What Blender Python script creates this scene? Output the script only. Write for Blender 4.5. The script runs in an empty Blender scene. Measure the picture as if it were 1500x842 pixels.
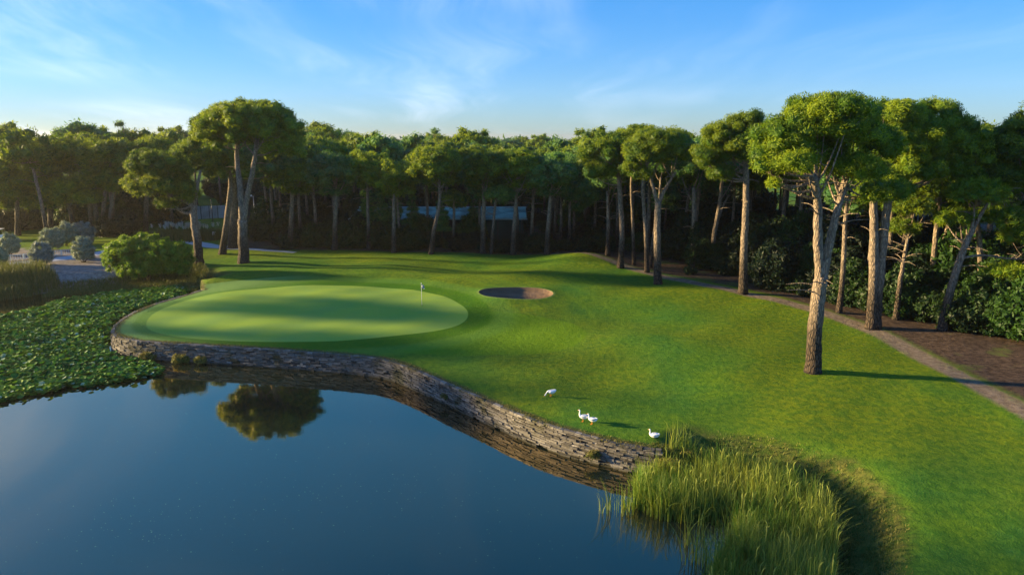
import bpy, math
import numpy as np
from mathutils import Vector
from mathutils.geometry import delaunay_2d_cdt
R = math.radians
rng = np.random.default_rng(11)
sc = bpy.context.scene
col = sc.collection

# ------------------------------------------------------------------ camera
CAMZ, PITCH, F = 18.0, R(12.47), 1000.0
cam = bpy.data.cameras.new('camera')
cam.lens = 24.0; cam.sensor_width = 36.0; cam.clip_end = 6000; cam.clip_start = 0.2
camo = bpy.data.objects.new('camera', cam); col.objects.link(camo)
camo.location = (0, 0, CAMZ); camo.rotation_euler = (R(90) - PITCH, 0, 0)
sc.camera = camo

# ------------------------------------------------------------------ light
SUN_EL = R(10.0)
SUN_DIR = Vector((-0.98, 0.17, 0)).normalized()          # horizontal direction to the sun
SUN_AZ = math.atan2(SUN_DIR.x, SUN_DIR.y)                  # clockwise from +Y
S = Vector((SUN_DIR.x*math.cos(SUN_EL), SUN_DIR.y*math.cos(SUN_EL), math.sin(SUN_EL)))
sun = bpy.data.lights.new('sun', 'SUN'); sun.energy = 4.4; sun.angle = R(2.5); sun.color = (1.0, 0.75, 0.36)
suno = bpy.data.objects.new('sun', sun); col.objects.link(suno)
suno.rotation_euler = S.to_track_quat('Z', 'Y').to_euler()
sc.view_settings.view_transform = 'Standard'; sc.view_settings.look = 'None'
sc.view_settings.gamma = 1.0; sc.view_settings.use_curve_mapping = False
sc.view_settings.exposure = 1.95
SKY_STRENGTH = 0.10

def nodes(nt):
    nt.nodes.clear(); return nt.nodes, nt.links
def N(nt, typ, **kw):
    n = nt.nodes.new(typ)
    for k, v in kw.items():
        if k.startswith('_'): n.inputs[int(k[1:])].default_value = v
        else: setattr(n, k, v)
    return n
def L(nt, a, b): nt.links.new(a, b)
def math_(nt, op, a, b=None, c=None, clamp=False):
    n = nt.nodes.new('ShaderNodeMath'); n.operation = op; n.use_clamp = clamp
    for i, v in enumerate((a, b, c)):
        if v is None: continue
        if isinstance(v, (int, float)): n.inputs[i].default_value = v
        else: nt.links.new(v, n.inputs[i])
    return n.outputs[0]
def mixc(nt, f, a, b, mode='MIX'):
    n = nt.nodes.new('ShaderNodeMix'); n.data_type = 'RGBA'; n.blend_type = mode
    for i, v in ((0, f), (6, a), (7, b)):
        if isinstance(v, (int, float)): n.inputs[i].default_value = v
        elif isinstance(v, (tuple, list)): n.inputs[i].default_value = (*v[:3], 1)
        else: nt.links.new(v, n.inputs[i])
    return n.outputs[2]
def ramp(nt, f, lo, hi):
    n = nt.nodes.new('ShaderNodeMapRange'); n.interpolation_type = 'SMOOTHSTEP'
    nt.links.new(f, n.inputs[0]); n.inputs[1].default_value = lo; n.inputs[2].default_value = hi
    return n.outputs[0]
def noise(nt, vec, scale, detail=3, rough=.5):
    n = nt.nodes.new('ShaderNodeTexNoise'); n.inputs['Scale'].default_value = scale
    n.inputs['Detail'].default_value = detail; n.inputs['Roughness'].default_value = rough
    if vec is not None: nt.links.new(vec, n.inputs['Vector'])
    return n.outputs[0]
def vmul(nt, vec, s):
    n = nt.nodes.new('ShaderNodeVectorMath'); n.operation = 'MULTIPLY'
    nt.links.new(vec, n.inputs[0]); n.inputs[1].default_value = s; return n.outputs[0]

w = bpy.data.worlds.new('World'); sc.world = w; w.use_nodes = True
nt = w.node_tree; nt.nodes.clear()
sky = N(nt, 'ShaderNodeTexSky', sky_type='NISHITA', sun_disc=False, sun_elevation=SUN_EL, sun_rotation=SUN_AZ)
sky.air_density = 1.0; sky.dust_density = 0.15; sky.ozone_density = 4.0; sky.altitude = 50
tc = N(nt, 'ShaderNodeTexCoord')
sep = N(nt, 'ShaderNodeSeparateXYZ'); L(nt, tc.outputs['Generated'], sep.inputs[0])
zz = math_(nt, 'MAXIMUM', math_(nt, 'ADD', sep.outputs[2], 0.12), 0.03)
px_ = math_(nt, 'DIVIDE', sep.outputs[0], zz); py_ = math_(nt, 'DIVIDE', sep.outputs[1], zz)
cmb = N(nt, 'ShaderNodeCombineXYZ'); L(nt, px_, cmb.inputs[0]); L(nt, py_, cmb.inputs[1])
warp = N(nt, 'ShaderNodeTexNoise'); warp.inputs['Scale'].default_value = 0.5; L(nt, cmb.outputs[0], warp.inputs['Vector'])
wv = N(nt, 'ShaderNodeVectorMath', operation='MULTIPLY_ADD'); L(nt, warp.outputs['Color'], wv.inputs[0])
wv.inputs[1].default_value = (1.3, 1.3, 0); L(nt, cmb.outputs[0], wv.inputs[2])
rot = N(nt, 'ShaderNodeMapping'); L(nt, wv.outputs[0], rot.inputs[0])
rot.inputs['Rotation'].default_value = (0, 0, R(-6)); rot.inputs['Scale'].default_value = (1.0, 0.22, 1)
n1 = noise(nt, rot.outputs[0], 1.1, 7, .55)
n2 = noise(nt, cmb.outputs[0], 0.30, 2, .5)
cl = math_(nt, 'MULTIPLY', ramp(nt, n1, .41, .80), ramp(nt, n2, .34, .58))
side = ramp(nt, sep.outputs[0], 0.45, -0.55)              # more thin cloud towards the sunny side
cl = math_(nt, 'MULTIPLY', cl, math_(nt, 'MULTIPLY_ADD', side, 0.55, 0.12), clamp=True)
gm = N(nt, 'ShaderNodeGamma'); L(nt, sky.outputs[0], gm.inputs[0]); gm.inputs[1].default_value = 0.55
hs = N(nt, 'ShaderNodeHueSaturation'); L(nt, gm.outputs[0], hs.inputs['Color'])
hs.inputs['Saturation'].default_value = 1.6; hs.inputs['Value'].default_value = 1.06
skyb = mixc(nt, 1.0, hs.outputs[0], (.66, .85, 1.24), 'MULTIPLY')
skyc = mixc(nt, cl, skyb, (4.0, 4.25, 5.0))
bg = N(nt, 'ShaderNodeBackground'); L(nt, skyc, bg.inputs[0]); bg.inputs[1].default_value = SKY_STRENGTH
wo = N(nt, 'ShaderNodeOutputWorld'); L(nt, bg.outputs[0], wo.inputs[0])

cy = sc.cycles
cy.use_denoising = True; cy.max_bounces = 6; cy.diffuse_bounces = 3; cy.glossy_bounces = 2
cy.transmission_bounces = 3; cy.volume_bounces = 0; cy.transparent_max_bounces = 4
cy.caustics_reflective = False; cy.caustics_refractive = False
cy.sample_clamp_indirect = 4.0
try: cy.denoising_prefilter = 'ACCURATE'
except Exception: pass

# ------------------------------------------------------------------ pixel helpers (1500 x 842 photo pixels)
def raydir(px, py):
    xc, yc = (px-750)/F, (py-421)/F
    c, s = math.cos(PITCH), math.sin(PITCH)
    return np.array([xc, c - yc*s, -s - yc*c])
def at_z(px, py, z=0.0):
    d = raydir(px, py); t = (z-CAMZ)/d[2]; return np.array([0, 0, CAMZ]) + d*t
def at_y(px, py, Y):
    d = raydir(px, py); return np.array([0, 0, CAMZ]) + d*(Y/d[1])
def depth(p): return p[1]*math.cos(PITCH) + (CAMZ-p[2])*math.sin(PITCH)
def pxs(lst, z): return [tuple(at_z(x, y, z)[:2]) for x, y in lst]

def tag(o, label=None, cat=None, group=None, kind=None):
    if label: o['label'] = label
    if cat: o['category'] = cat
    if group: o['group'] = group
    if kind: o['kind'] = kind
    return o
def empty(name, loc, rz=0.0):
    o = bpy.data.objects.new(name, None); o.location = loc; o.rotation_euler = (0, 0, rz)
    o.empty_display_size = .3; col.objects.link(o); return o

def smooth(t): t = np.clip(t, 0, 1); return t*t*(3-2*t)

# ------------------------------------------------------------------ mesh helper
class MB:
    def __init__(s): s.V = []; s.Fq = []; s.Ft = []; s.A = []; s.n = 0
    def add(s, V, quads=None, tris=None, a=0.5):
        V = np.asarray(V, float).reshape(-1, 3)
        s.V.append(V); s.A.append(np.broadcast_to(np.asarray(a, float), (len(V),)))
        if quads is not None and len(quads): s.Fq.append(np.asarray(quads, int).reshape(-1, 4)+s.n)
        if tris is not None and len(tris): s.Ft.append(np.asarray(tris, int).reshape(-1, 3)+s.n)
        s.n += len(V)
    def box(s, c, size, rz=0, a=.5, jit=0):
        sx, sy, sz = [q/2 for q in size]
        v = np.array([(x*sx, y*sy, z*sz) for z in (-1, 1) for y in (-1, 1) for x in (-1, 1)])
        if jit: v = v + rng.uniform(-jit, jit, v.shape)
        cc, ss = math.cos(rz), math.sin(rz)
        v = np.stack([v[:, 0]*cc-v[:, 1]*ss, v[:, 0]*ss+v[:, 1]*cc, v[:, 2]], 1)+np.array(c)
        s.add(v, quads=[(0, 2, 3, 1), (4, 5, 7, 6), (0, 1, 5, 4), (2, 6, 7, 3), (0, 4, 6, 2), (1, 3, 7, 5)], a=a)
    def tube(s, pts, rad, seg=8, a=.5, wob=0, cap=True):
        pts = np.asarray(pts, float); rad = np.broadcast_to(np.asarray(rad, float), (len(pts),))
        n = len(pts); T = np.gradient(pts, axis=0); T /= np.linalg.norm(T, axis=1, keepdims=True)+1e-9
        ref = np.array([0.0, 1, 0]) if abs(T[:, 1]).mean() < .8 else np.array([1.0, 0, 0])
        U = np.cross(T, ref); U /= np.linalg.norm(U, axis=1, keepdims=True)+1e-9; W = np.cross(T, U)
        th = np.linspace(0, 2*np.pi, seg, endpoint=False)
        rr = rad[:, None]*(1+(rng.uniform(-wob, wob, (n, seg)) if wob else 0))
        V = pts[:, None]+rr[..., None]*(np.cos(th)[None, :, None]*U[:, None]+np.sin(th)[None, :, None]*W[:, None])
        q = []
        for i in range(n-1):
            for j in range(seg):
                k = (j+1) % seg; q.append((i*seg+j, i*seg+k, (i+1)*seg+k, (i+1)*seg+j))
        V = V.reshape(-1, 3); t = []
        if cap:
            V = np.vstack([V, pts[:1], pts[-1:]]); b = n*seg
            for j in range(seg):
                k = (j+1) % seg; t.append((b, k, j)); t.append((b+1, (n-1)*seg+j, (n-1)*seg+k))
        s.add(V, q, t, a)
    def mesh(s, name, mat, smooth_=False, origin=None):
        V = np.vstack(s.V)
        if origin is not None: V = V-np.asarray(origin)
        A = np.concatenate(s.A)
        Fq = np.vstack(s.Fq) if s.Fq else np.zeros((0, 4), int)
        Ft = np.vstack(s.Ft) if s.Ft else np.zeros((0, 3), int)
        me = bpy.data.meshes.new(name)
        me.vertices.add(len(V)); me.vertices.foreach_set('co', V.astype('f').ravel())
        nl = Fq.size+Ft.size; me.loops.add(nl)
        me.loops.foreach_set('vertex_index', np.concatenate([Fq.ravel(), Ft.ravel()]).astype('i'))
        me.polygons.add(len(Fq)+len(Ft))
        st = np.concatenate([np.arange(len(Fq))*4, Fq.size+np.arange(len(Ft))*3]).astype('i')
        me.polygons.foreach_set('loop_start', st)
        me.polygons.foreach_set('use_smooth', np.full(len(st), smooth_))
        at = me.attributes.new('v', 'FLOAT', 'POINT'); at.data.foreach_set('value', A.astype('f'))
        me.update(calc_edges=True); me.materials.append(mat)
        return me
    def obj(s, name, mat, parent=None, smooth_=False, origin=None):
        o = bpy.data.objects.new(name, s.mesh(name, mat, smooth_, origin)); col.objects.link(o)
        if parent is not None: o.parent = parent
        return o

# ------------------------------------------------------------------ materials
def newmat(name):
    m = bpy.data.materials.new(name); m.use_nodes = True; nt = m.node_tree; nt.nodes.clear()
    out = N(nt, 'ShaderNodeOutputMaterial'); b = N(nt, 'ShaderNodeBsdfPrincipled'); L(nt, b.outputs[0], out.inputs[0])
    b.inputs['Specular IOR Level'].default_value = 0.3
    return m, nt, b, out
def attr(nt, name='v'):
    a = N(nt, 'ShaderNodeAttribute', attribute_name=name); return a.outputs['Fac']
def bump(nt, b, h, strength=.5, dist=.1):
    bm = N(nt, 'ShaderNodeBump'); bm.inputs['Strength'].default_value = strength; bm.inputs['Distance'].default_value = dist
    L(nt, h, bm.inputs['Height']); L(nt, bm.outputs[0], b.inputs['Normal'])
def plain(name, c, rough=.6, var=.15, sc_=3.0, metal=0):
    m, nt, b, _ = newmat(name)
    t = N(nt, 'ShaderNodeTexCoord'); n = noise(nt, t.outputs['Object'], sc_, 4)
    d = tuple(x*(1-var*1.6) for x in c); u = tuple(min(1, x*(1+var)) for x in c)
    L(nt, mixc(nt, ramp(nt, n, .3, .7), d, u), b.inputs['Base Color'])
    b.inputs['Roughness'].default_value = rough; b.inputs['Metallic'].default_value = metal
    return m
def leafmat(name, dark, light, trans=.3, rough=.55, objvar=.25, spec=.25, hi=None):
    m, nt, b, out = newmat(name)
    v = attr(nt); oi = N(nt, 'ShaderNodeObjectInfo')
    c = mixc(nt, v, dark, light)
    if hi: c = mixc(nt, ramp(nt, v, 1.0, 1.3), c, hi)
    k = math_(nt, 'MULTIPLY_ADD', oi.outputs['Random'], objvar*1.4, 1-objvar*.7)
    cm = N(nt, 'ShaderNodeCombineXYZ'); L(nt, k, cm.inputs[0]); L(nt, k, cm.inputs[1]); cm.inputs[2].default_value = 1
    c = mixc(nt, 1.0, c, cm.outputs[0], 'MULTIPLY')
    L(nt, c, b.inputs['Base Color']); b.inputs['Roughness'].default_value = rough
    b.inputs['Specular IOR Level'].default_value = spec
    tr = N(nt, 'ShaderNodeBsdfTranslucent'); L(nt, mixc(nt, 1.0, c, (1.5, 1.35, .6), 'MULTIPLY'), tr.inputs[0])
    mx = N(nt, 'ShaderNodeMixShader'); mx.inputs[0].default_value = trans
    L(nt, b.outputs[0], mx.inputs[1]); L(nt, tr.outputs[0], mx.inputs[2]); L(nt, mx.outputs[0], out.inputs[0])
    return m
M = {}
M['pine'] = leafmat('pine_needles', (.050, .115, .008), (.235, .305, .015), trans=.42)
M['pine_dark'] = leafmat('dark_needles', (.034, .120, .034), (.150, .275, .055), trans=.35)
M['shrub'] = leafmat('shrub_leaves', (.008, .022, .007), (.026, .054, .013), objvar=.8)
M['bright'] = leafmat('bright_leaves', (.065, .150, .010), (.180, .270, .020), trans=.4)
M['olive'] = leafmat('silver_leaves', (.150, .200, .140), (.330, .390, .290), trans=.15)
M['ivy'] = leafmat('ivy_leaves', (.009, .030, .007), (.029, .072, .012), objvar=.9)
M['reed'] = leafmat('reed_blades', (.060, .170, .014), (.320, .370, .065), trans=.35)
M['rough'] = leafmat('rough_grass', (.060, .100, .018), (.250, .210, .055), trans=.2)
M['bank'] = leafmat('bank_grass', (.060, .090, .020), (.130, .140, .040), trans=.25)
M['plume'] = leafmat('pale_plumes', (.35, .36, .28), (.6, .6, .48), trans=.3)
M['pad'] = leafmat('lily_pads', (.030, .130, .022), (.140, .270, .024), trans=.2, rough=.7, spec=.15, hi=(.34, .46, .26))
def bark():
    m, nt, b, _ = newmat('bark')
    t = N(nt, 'ShaderNodeTexCoord'); o = t.outputs['Object']
    vs = vmul(nt, o, (3.2, 3.2, .9))
    vo = N(nt, 'ShaderNodeTexVoronoi'); L(nt, vs, vo.inputs['Vector']); vo.inputs['Scale'].default_value = 2.2
    vo.feature = 'DISTANCE_TO_EDGE'
    n = noise(nt, vs, 2.0, 6, .65); n2 = noise(nt, o, .9, 3)
    plate = ramp(nt, vo.outputs[0], .02, .22)
    se = N(nt, 'ShaderNodeSeparateXYZ'); L(nt, o, se.inputs[0])
    hi = ramp(nt, math_(nt, 'MULTIPLY_ADD', n2, 3.0, se.outputs[2]), 3.2, 7.5)   # old plated bark low, pale above
    low = mixc(nt, plate, (.016, .011, .008), (.105, .072, .050))
    up = mixc(nt, ramp(nt, n, .3, .7), (.15, .115, .085), (.42, .32, .23))
    low = mixc(nt, ramp(nt, n, .25, .75), mixc(nt, .5, low, (.02, .018, .015)), low)
    up = mixc(nt, math_(nt, 'MULTIPLY', math_(nt, 'SUBTRACT', 1, plate), .5), up, (.05, .04, .035))
    L(nt, mixc(nt, hi, low, up), b.inputs['Base Color']); b.inputs['Roughness'].default_value = .9
    bump(nt, b, math_(nt, 'ADD', plate, n), .9, .06)
    return m
M['bark'] = bark()
M['white'] = plain('white_feathers', (.80, .81, .83), .7, .05, 8)
M['grey_feathers'] = plain('grey_feathers', (.45, .50, .56), .7, .15, 12)
M['orange'] = plain('orange_skin', (.75, .28, .04), .5)
M['pole'] = plain('white_paint', (.78, .8, .74), .4, .05)
M['darkmetal'] = plain('dark_metal', (.03, .035, .035), .4)
M['cloth'] = plain('white_cloth', (.75, .77, .78), .7, .05)
M['black'] = plain('black_cloth', (.015, .015, .015), .7)
M['concrete'] = plain('pale_concrete', (.42, .43, .43), .85, .12, 2)
M['sheet'] = plain('pale_sheet_metal', (.38, .43, .46), .5, .15, .6)
M['greenmesh'] = plain('dark_green_netting', (.012, .050, .042), .8, .3, .5)
M['roof'] = plain('teal_roof', (.20, .33, .26), .9, .35, .35)
M['trim'] = plain('pale_trim', (.30, .40, .41), .5, .1)

# ------------------------------------------------------------------ regions, read from the photo and laid out on the ground
wall_px = [(168, 489), (185, 495), (215, 499), (260, 502), (330, 506), (430, 512), (520, 519), (570, 525), (612, 540),
           (660, 561), (700, 578), (740, 595), (800, 619), (850, 633), (900, 645), (960, 656), (1015, 660)]
wall_left_px = [(300, 424), (268, 434), (235, 443), (205, 454), (183, 466), (170, 478)]
WALL = pxs(wall_left_px, 1.5)+pxs(wall_px, 1.5)
bank_r_px = [(1030, 690), (1100, 700), (1170, 718), (1215, 745), (1242, 790), (1240, 850), (1215, 950), (1180, 1100)]
BANK_R = pxs(bank_r_px, 0)
bank_l_px = [(-420, 470), (-250, 452), (-100, 444), (0, 438), (60, 430), (130, 424), (200, 418), (245, 415), (275, 416), (290, 421)]
BANK_L = pxs(bank_l_px, 0)
SHORE = BANK_L+WALL+BANK_R+[(6, 6), (0, -40), (-220, -40)]
def chaikin(p, it=2, closed=False):
    p = [np.array(q) for q in p]
    for _ in range(it):
        o = [] if closed else [p[0]]
        n = len(p)
        for i in range(n if closed else n-1):
            a, b = p[i], p[(i+1) % n]; o += [a*.75+b*.25, a*.25+b*.75]
        if not closed: o.append(p[-1])
        p = o
    return np.array(p)
WALL = chaikin(WALL); BANK_R = chaikin(BANK_R); BANK_L = chaikin(BANK_L)
SHORE = np.vstack([BANK_L, WALL, BANK_R, [(6, 6), (0, -40), (-64, -40), (-66, 40)]])
green_px = [(212, 472), (222, 458), (250, 445), (300, 432), (370, 423), (450, 418), (530, 417), (600, 421), (650, 433), (680, 447),
            (688, 460), (675, 473), (640, 484), (580, 492), (500, 498), (400, 500), (300, 496), (245, 489), (218, 481)]
GREEN = chaikin(pxs(green_px, 1.6), 2, True)
apron_px = [(560, 512), (600, 505), (680, 490), (705, 470), (712, 452), (760, 458), (820, 466), (862, 484), (855, 500), (815, 512), (740, 517), (640, 518)]
APRON = chaikin(pxs(apron_px, 1.6), 2, True)
bc = at_z(756, 430, 1.7)[:2]
BUNKER = np.array([(bc[0]+3.95*math.cos(t)*(1+.03*math.sin(3*t)), bc[1]+3.0*math.sin(t)*(1+.04*math.cos(2*t))) for t in np.linspace(0, 2*np.pi, 56, endpoint=False)])
def strip(c, wd):
    c = chaikin(c); T = np.gradient(c, axis=0); T /= np.linalg.norm(T, axis=1, keepdims=True)
    Nn = np.stack([-T[:, 1], T[:, 0]], 1); wd = np.interp(np.linspace(0, 1, len(c)), np.linspace(0, 1, len(wd)), wd)[:, None]/2
    return np.vstack([c+Nn*wd, (c-Nn*wd)[::-1]])
DIRT = strip(pxs([(800, 375), (845, 380), (905, 391), (960, 403), (1010, 413), (1085, 431), (1140, 441), (1200, 456), (1285, 484), (1330, 508), (1380, 538), (1440, 571), (1500, 604), (1570, 645), (1660, 700)], 1.5),
             [.6, .8, 1.1, 1.4, 1.6, 1.6, 1.5, 1.5, 1.6, 1.7, 1.6, 1.5, 1.5, 1.6, 1.6])
PATH = strip(pxs([(-150, 396), (0, 388), (45, 384), (80, 380), (115, 375), (150, 369), (200, 360), (240, 353), (268, 351), (290, 356), (315, 361), (350, 365), (400, 367), (432, 369)], 1.5), [2.6]*8+[2.4, 2.4, 1.6, 1.2, 1.0])
forest_px = [(330, 366), (420, 365), (520, 367), (620, 369.5), (700, 371), (790, 373), (850, 376), (900, 388), (960, 399), (1030, 410), (1085, 423), (1150, 437),
             (1205, 452), (1290, 478), (1345, 504), (1400, 533), (1470, 572), (1560, 620)]
FOREST = np.vstack([chaikin(pxs(forest_px, 1.5)), [(60, 15), (190, 15), (190, 150), (60, 158), (-30, 158), (-62, 150), (-50, 118)]])
GRAVEL = chaikin(pxs([(-200, 440), (-200, 372), (0, 362), (60, 366), (110, 366), (170, 372), (185, 395), (170, 412), (110, 419), (0, 432)], 1.5), 1, True)

def inside(P, poly):
    x, y = P[:, 0], P[:, 1]; r = np.zeros(len(P), bool); n = len(poly)
    for i in range(n):
        x1, y1 = poly[i]; x2, y2 = poly[(i+1) % n]
        c = ((y1 > y) != (y2 > y))
        with np.errstate(divide='ignore', invalid='ignore'):
            r ^= c & (x < (x2-x1)*(y-y1)/((y2-y1) if y2 != y1 else 1e-12)+x1)
    return r
def dist(P, line, closed=False):
    d = np.full(len(P), 1e9); n = len(line)
    for i in range(n if closed else n-1):
        a = line[i]; b = line[(i+1) % n]; ab = b-a
        t = np.clip(((P-a)@ab)/(ab@ab+1e-12), 0, 1)
        d = np.minimum(d, np.hypot(*(P-a-t[:, None]*ab).T))
    return d
def sdist(P, poly):
    return dist(P, poly, True)*np.where(inside(P, poly), -1, 1)

MOUNDS = [(850, 384, 1.1, 6, 5), (690, 390, -.35, 7, 3), (560, 396, .45, 9, 3), (760, 408, .55, 8, 3.2), (1000, 430, .35, 6, 4), (930, 452, -.25, 7, 3),
          (1080, 520, .35, 6, 4), (900, 560, -.3, 5, 3), (480, 440, .35, 12, 5), (790, 490, .2, 5, 3), (640, 512, -.15, 6, 2), (1180, 640, .25, 5, 3), (1330, 700, .3, 4, 3),
          (420, 385, .35, 6, 3), (330, 405, .3, 5, 3), (960, 500, .3, 5, 2.5), (1250, 560, .2, 5, 3)]
MW = [(*at_z(a, b, 1.5)[:2], c, d, e) for a, b, c, d, e in MOUNDS]
def Hv(P):
    P = np.asarray(P, float).reshape(-1, 2); x, y = P.T
    h = np.full(len(P), 1.5)
    u = .10*np.sin(x*.21+1.3)*np.cos(y*.17)+.06*np.sin(x*.43+y*.31)+.03*np.sin(x*.9-y*.7)
    for a, b, c, sx, sy in MW: u = u+c*np.exp(-((x-a)/sx)**2/1.0-((y-b)/sy)**2)
    dw = dist(P, WALL); ins = inside(P, SHORE)
    h = h+u*smooth(dw/5.0)
    db = np.minimum(dist(P, BANK_R)*1.4, dist(P, BANK_L)*.75)
    land = h*smooth(db/3.2)
    edge = dw < .02
    land = np.where(edge & (db > 1.0), 1.5, land)
    sb = sdist(P, BUNKER)
    land = land-.32*smooth(-sb/.22)-.28*smooth(-sb/1.9)+.22*np.exp(-(np.abs(sb)/1.0)**2)
    far = smooth((np.hypot(x, y)-300)/1500)
    land = land+far*0
    bed = -1.3*smooth(np.minimum(db/3, 9))
    return np.where(ins & ~edge, bed, land)
def H(x, y): return float(Hv([(x, y)])[0])
def gnd(px, py):
    z = 1.5
    for _ in range(6):
        p = at_z(px, py, z); z = z*.4+.6*H(p[0], p[1])
    p = at_z(px, py, z); return np.array([p[0], p[1], H(p[0], p[1])])

# ------------------------------------------------------------------ ground
def build_ground():
    pts, edges = [], []
    def loop(poly, closed=True):
        b = len(pts); pts.extend([Vector((float(a), float(c))) for a, c in poly]); n = len(poly)
        edges.extend([(b+i, b+(i+1) % n) for i in range(n if closed else n-1)])
    for p in (SHORE, GREEN, BUNKER, DIRT, PATH, FOREST): loop(p)
    T = np.gradient(WALL, axis=0); T /= np.linalg.norm(T, axis=1, keepdims=True)
    inn = WALL+np.stack([T[:, 1], -T[:, 0]], 1)*.28
    if not inside(inn[len(inn)//2:len(inn)//2+1], SHORE)[0]: inn = WALL-np.stack([T[:, 1], -T[:, 0]], 1)*.28
    inn = inn[2:-2]
    loop(inn, False)
    for k in (.18, .4, .8): loop(bc+(BUNKER-bc)*(1-k*.35), True)
    g = []
    X, Y = np.meshgrid(np.arange(-75, 62, 1.05), np.arange(18, 118, 1.05)); g.append(np.stack([X.ravel(), Y.ravel()], 1)+rng.uniform(-.2, .2, (X.size, 2)))
    X, Y = np.meshgrid(np.arange(-240, 240, 7.0), np.arange(-60, 420, 7.0)); q = np.stack([X.ravel(), Y.ravel()], 1)+rng.uniform(-1, 1, (X.size, 2))
    g.append(q[~((q[:, 0] > -76) & (q[:, 0] < 63) & (q[:, 1] > 17) & (q[:, 1] < 119))])
    X, Y = np.meshgrid(np.arange(-3000, 3001, 150.0), np.arange(-900, 4501, 150.0)); q = np.stack([X.ravel(), Y.ravel()], 1)
    g.append(q[~((abs(q[:, 0]) < 245) & (q[:, 1] > -65) & (q[:, 1] < 425))])
    g = np.vstack(g)
    g = g[(dist(g, WALL) > .45)]
    pts.extend([Vector((float(a), float(b))) for a, b in g])
    v, e, f, _, _, _ = delaunay_2d_cdt(pts, edges, [], 0, 1e-5)
    V2 = np.array([(a.x, a.y) for a in v]); Fc = np.array([t for t in f if len(t) == 3])
    z = Hv(V2); V = np.column_stack([V2, z])
    C = V2[Fc].mean(1)
    reg = np.full(len(Fc), 0)
    reg[inside(C, FOREST)] = 1; reg[inside(C, DIRT)] = 2; reg[inside(C, PATH)] = 3; reg[inside(C, GREEN)] = 4; reg[inside(C, BUNKER)] = 5; reg[inside(C, SHORE)] = 6
    A = {'sd_forest': sdist(V2, FOREST), 'sd_dirt': sdist(V2, DIRT), 'sd_path': sdist(V2, PATH), 'sd_green': sdist(V2, GREEN), 'sd_bunker': sdist(V2, BUNKER),
         'sd_apron': sdist(V2, APRON), 'sd_shore': dist(V2, SHORE, True)*np.where(inside(V2, SHORE), -1, 1), 'sd_wall': dist(V2, WALL), 'sd_gravel': sdist(V2, GRAVEL),
         'sd_bank': np.minimum(dist(V2, BANK_R), dist(V2, BANK_L)*.6)}
    for r, nm in enumerate(('ground', 'forest_floor', 'dirt_path', 'footpath', 'putting_green', 'sand_bunker', 'pond_bed')):
        Ff = Fc[reg == r]; ids, inv = np.unique(Ff, return_inverse=True); inv = inv.reshape(-1, 3)
        me = bpy.data.meshes.new(nm); me.vertices.add(len(ids)); me.vertices.foreach_set('co', V[ids].astype('f').ravel())
        me.loops.add(inv.size); me.loops.foreach_set('vertex_index', inv.astype('i').ravel()); me.polygons.add(len(inv))
        me.polygons.foreach_set('loop_start', (np.arange(len(inv))*3).astype('i')); me.polygons.foreach_set('use_smooth', np.ones(len(inv), bool))
        for k, a in A.items(): at = me.attributes.new(k, 'FLOAT', 'POINT'); at.data.foreach_set('value', a[ids].astype('f'))
        me.update(calc_edges=True); me.materials.append(GM)
        o = bpy.data.objects.new(nm, me); col.objects.link(o); tag(o, kind='structure')

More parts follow.
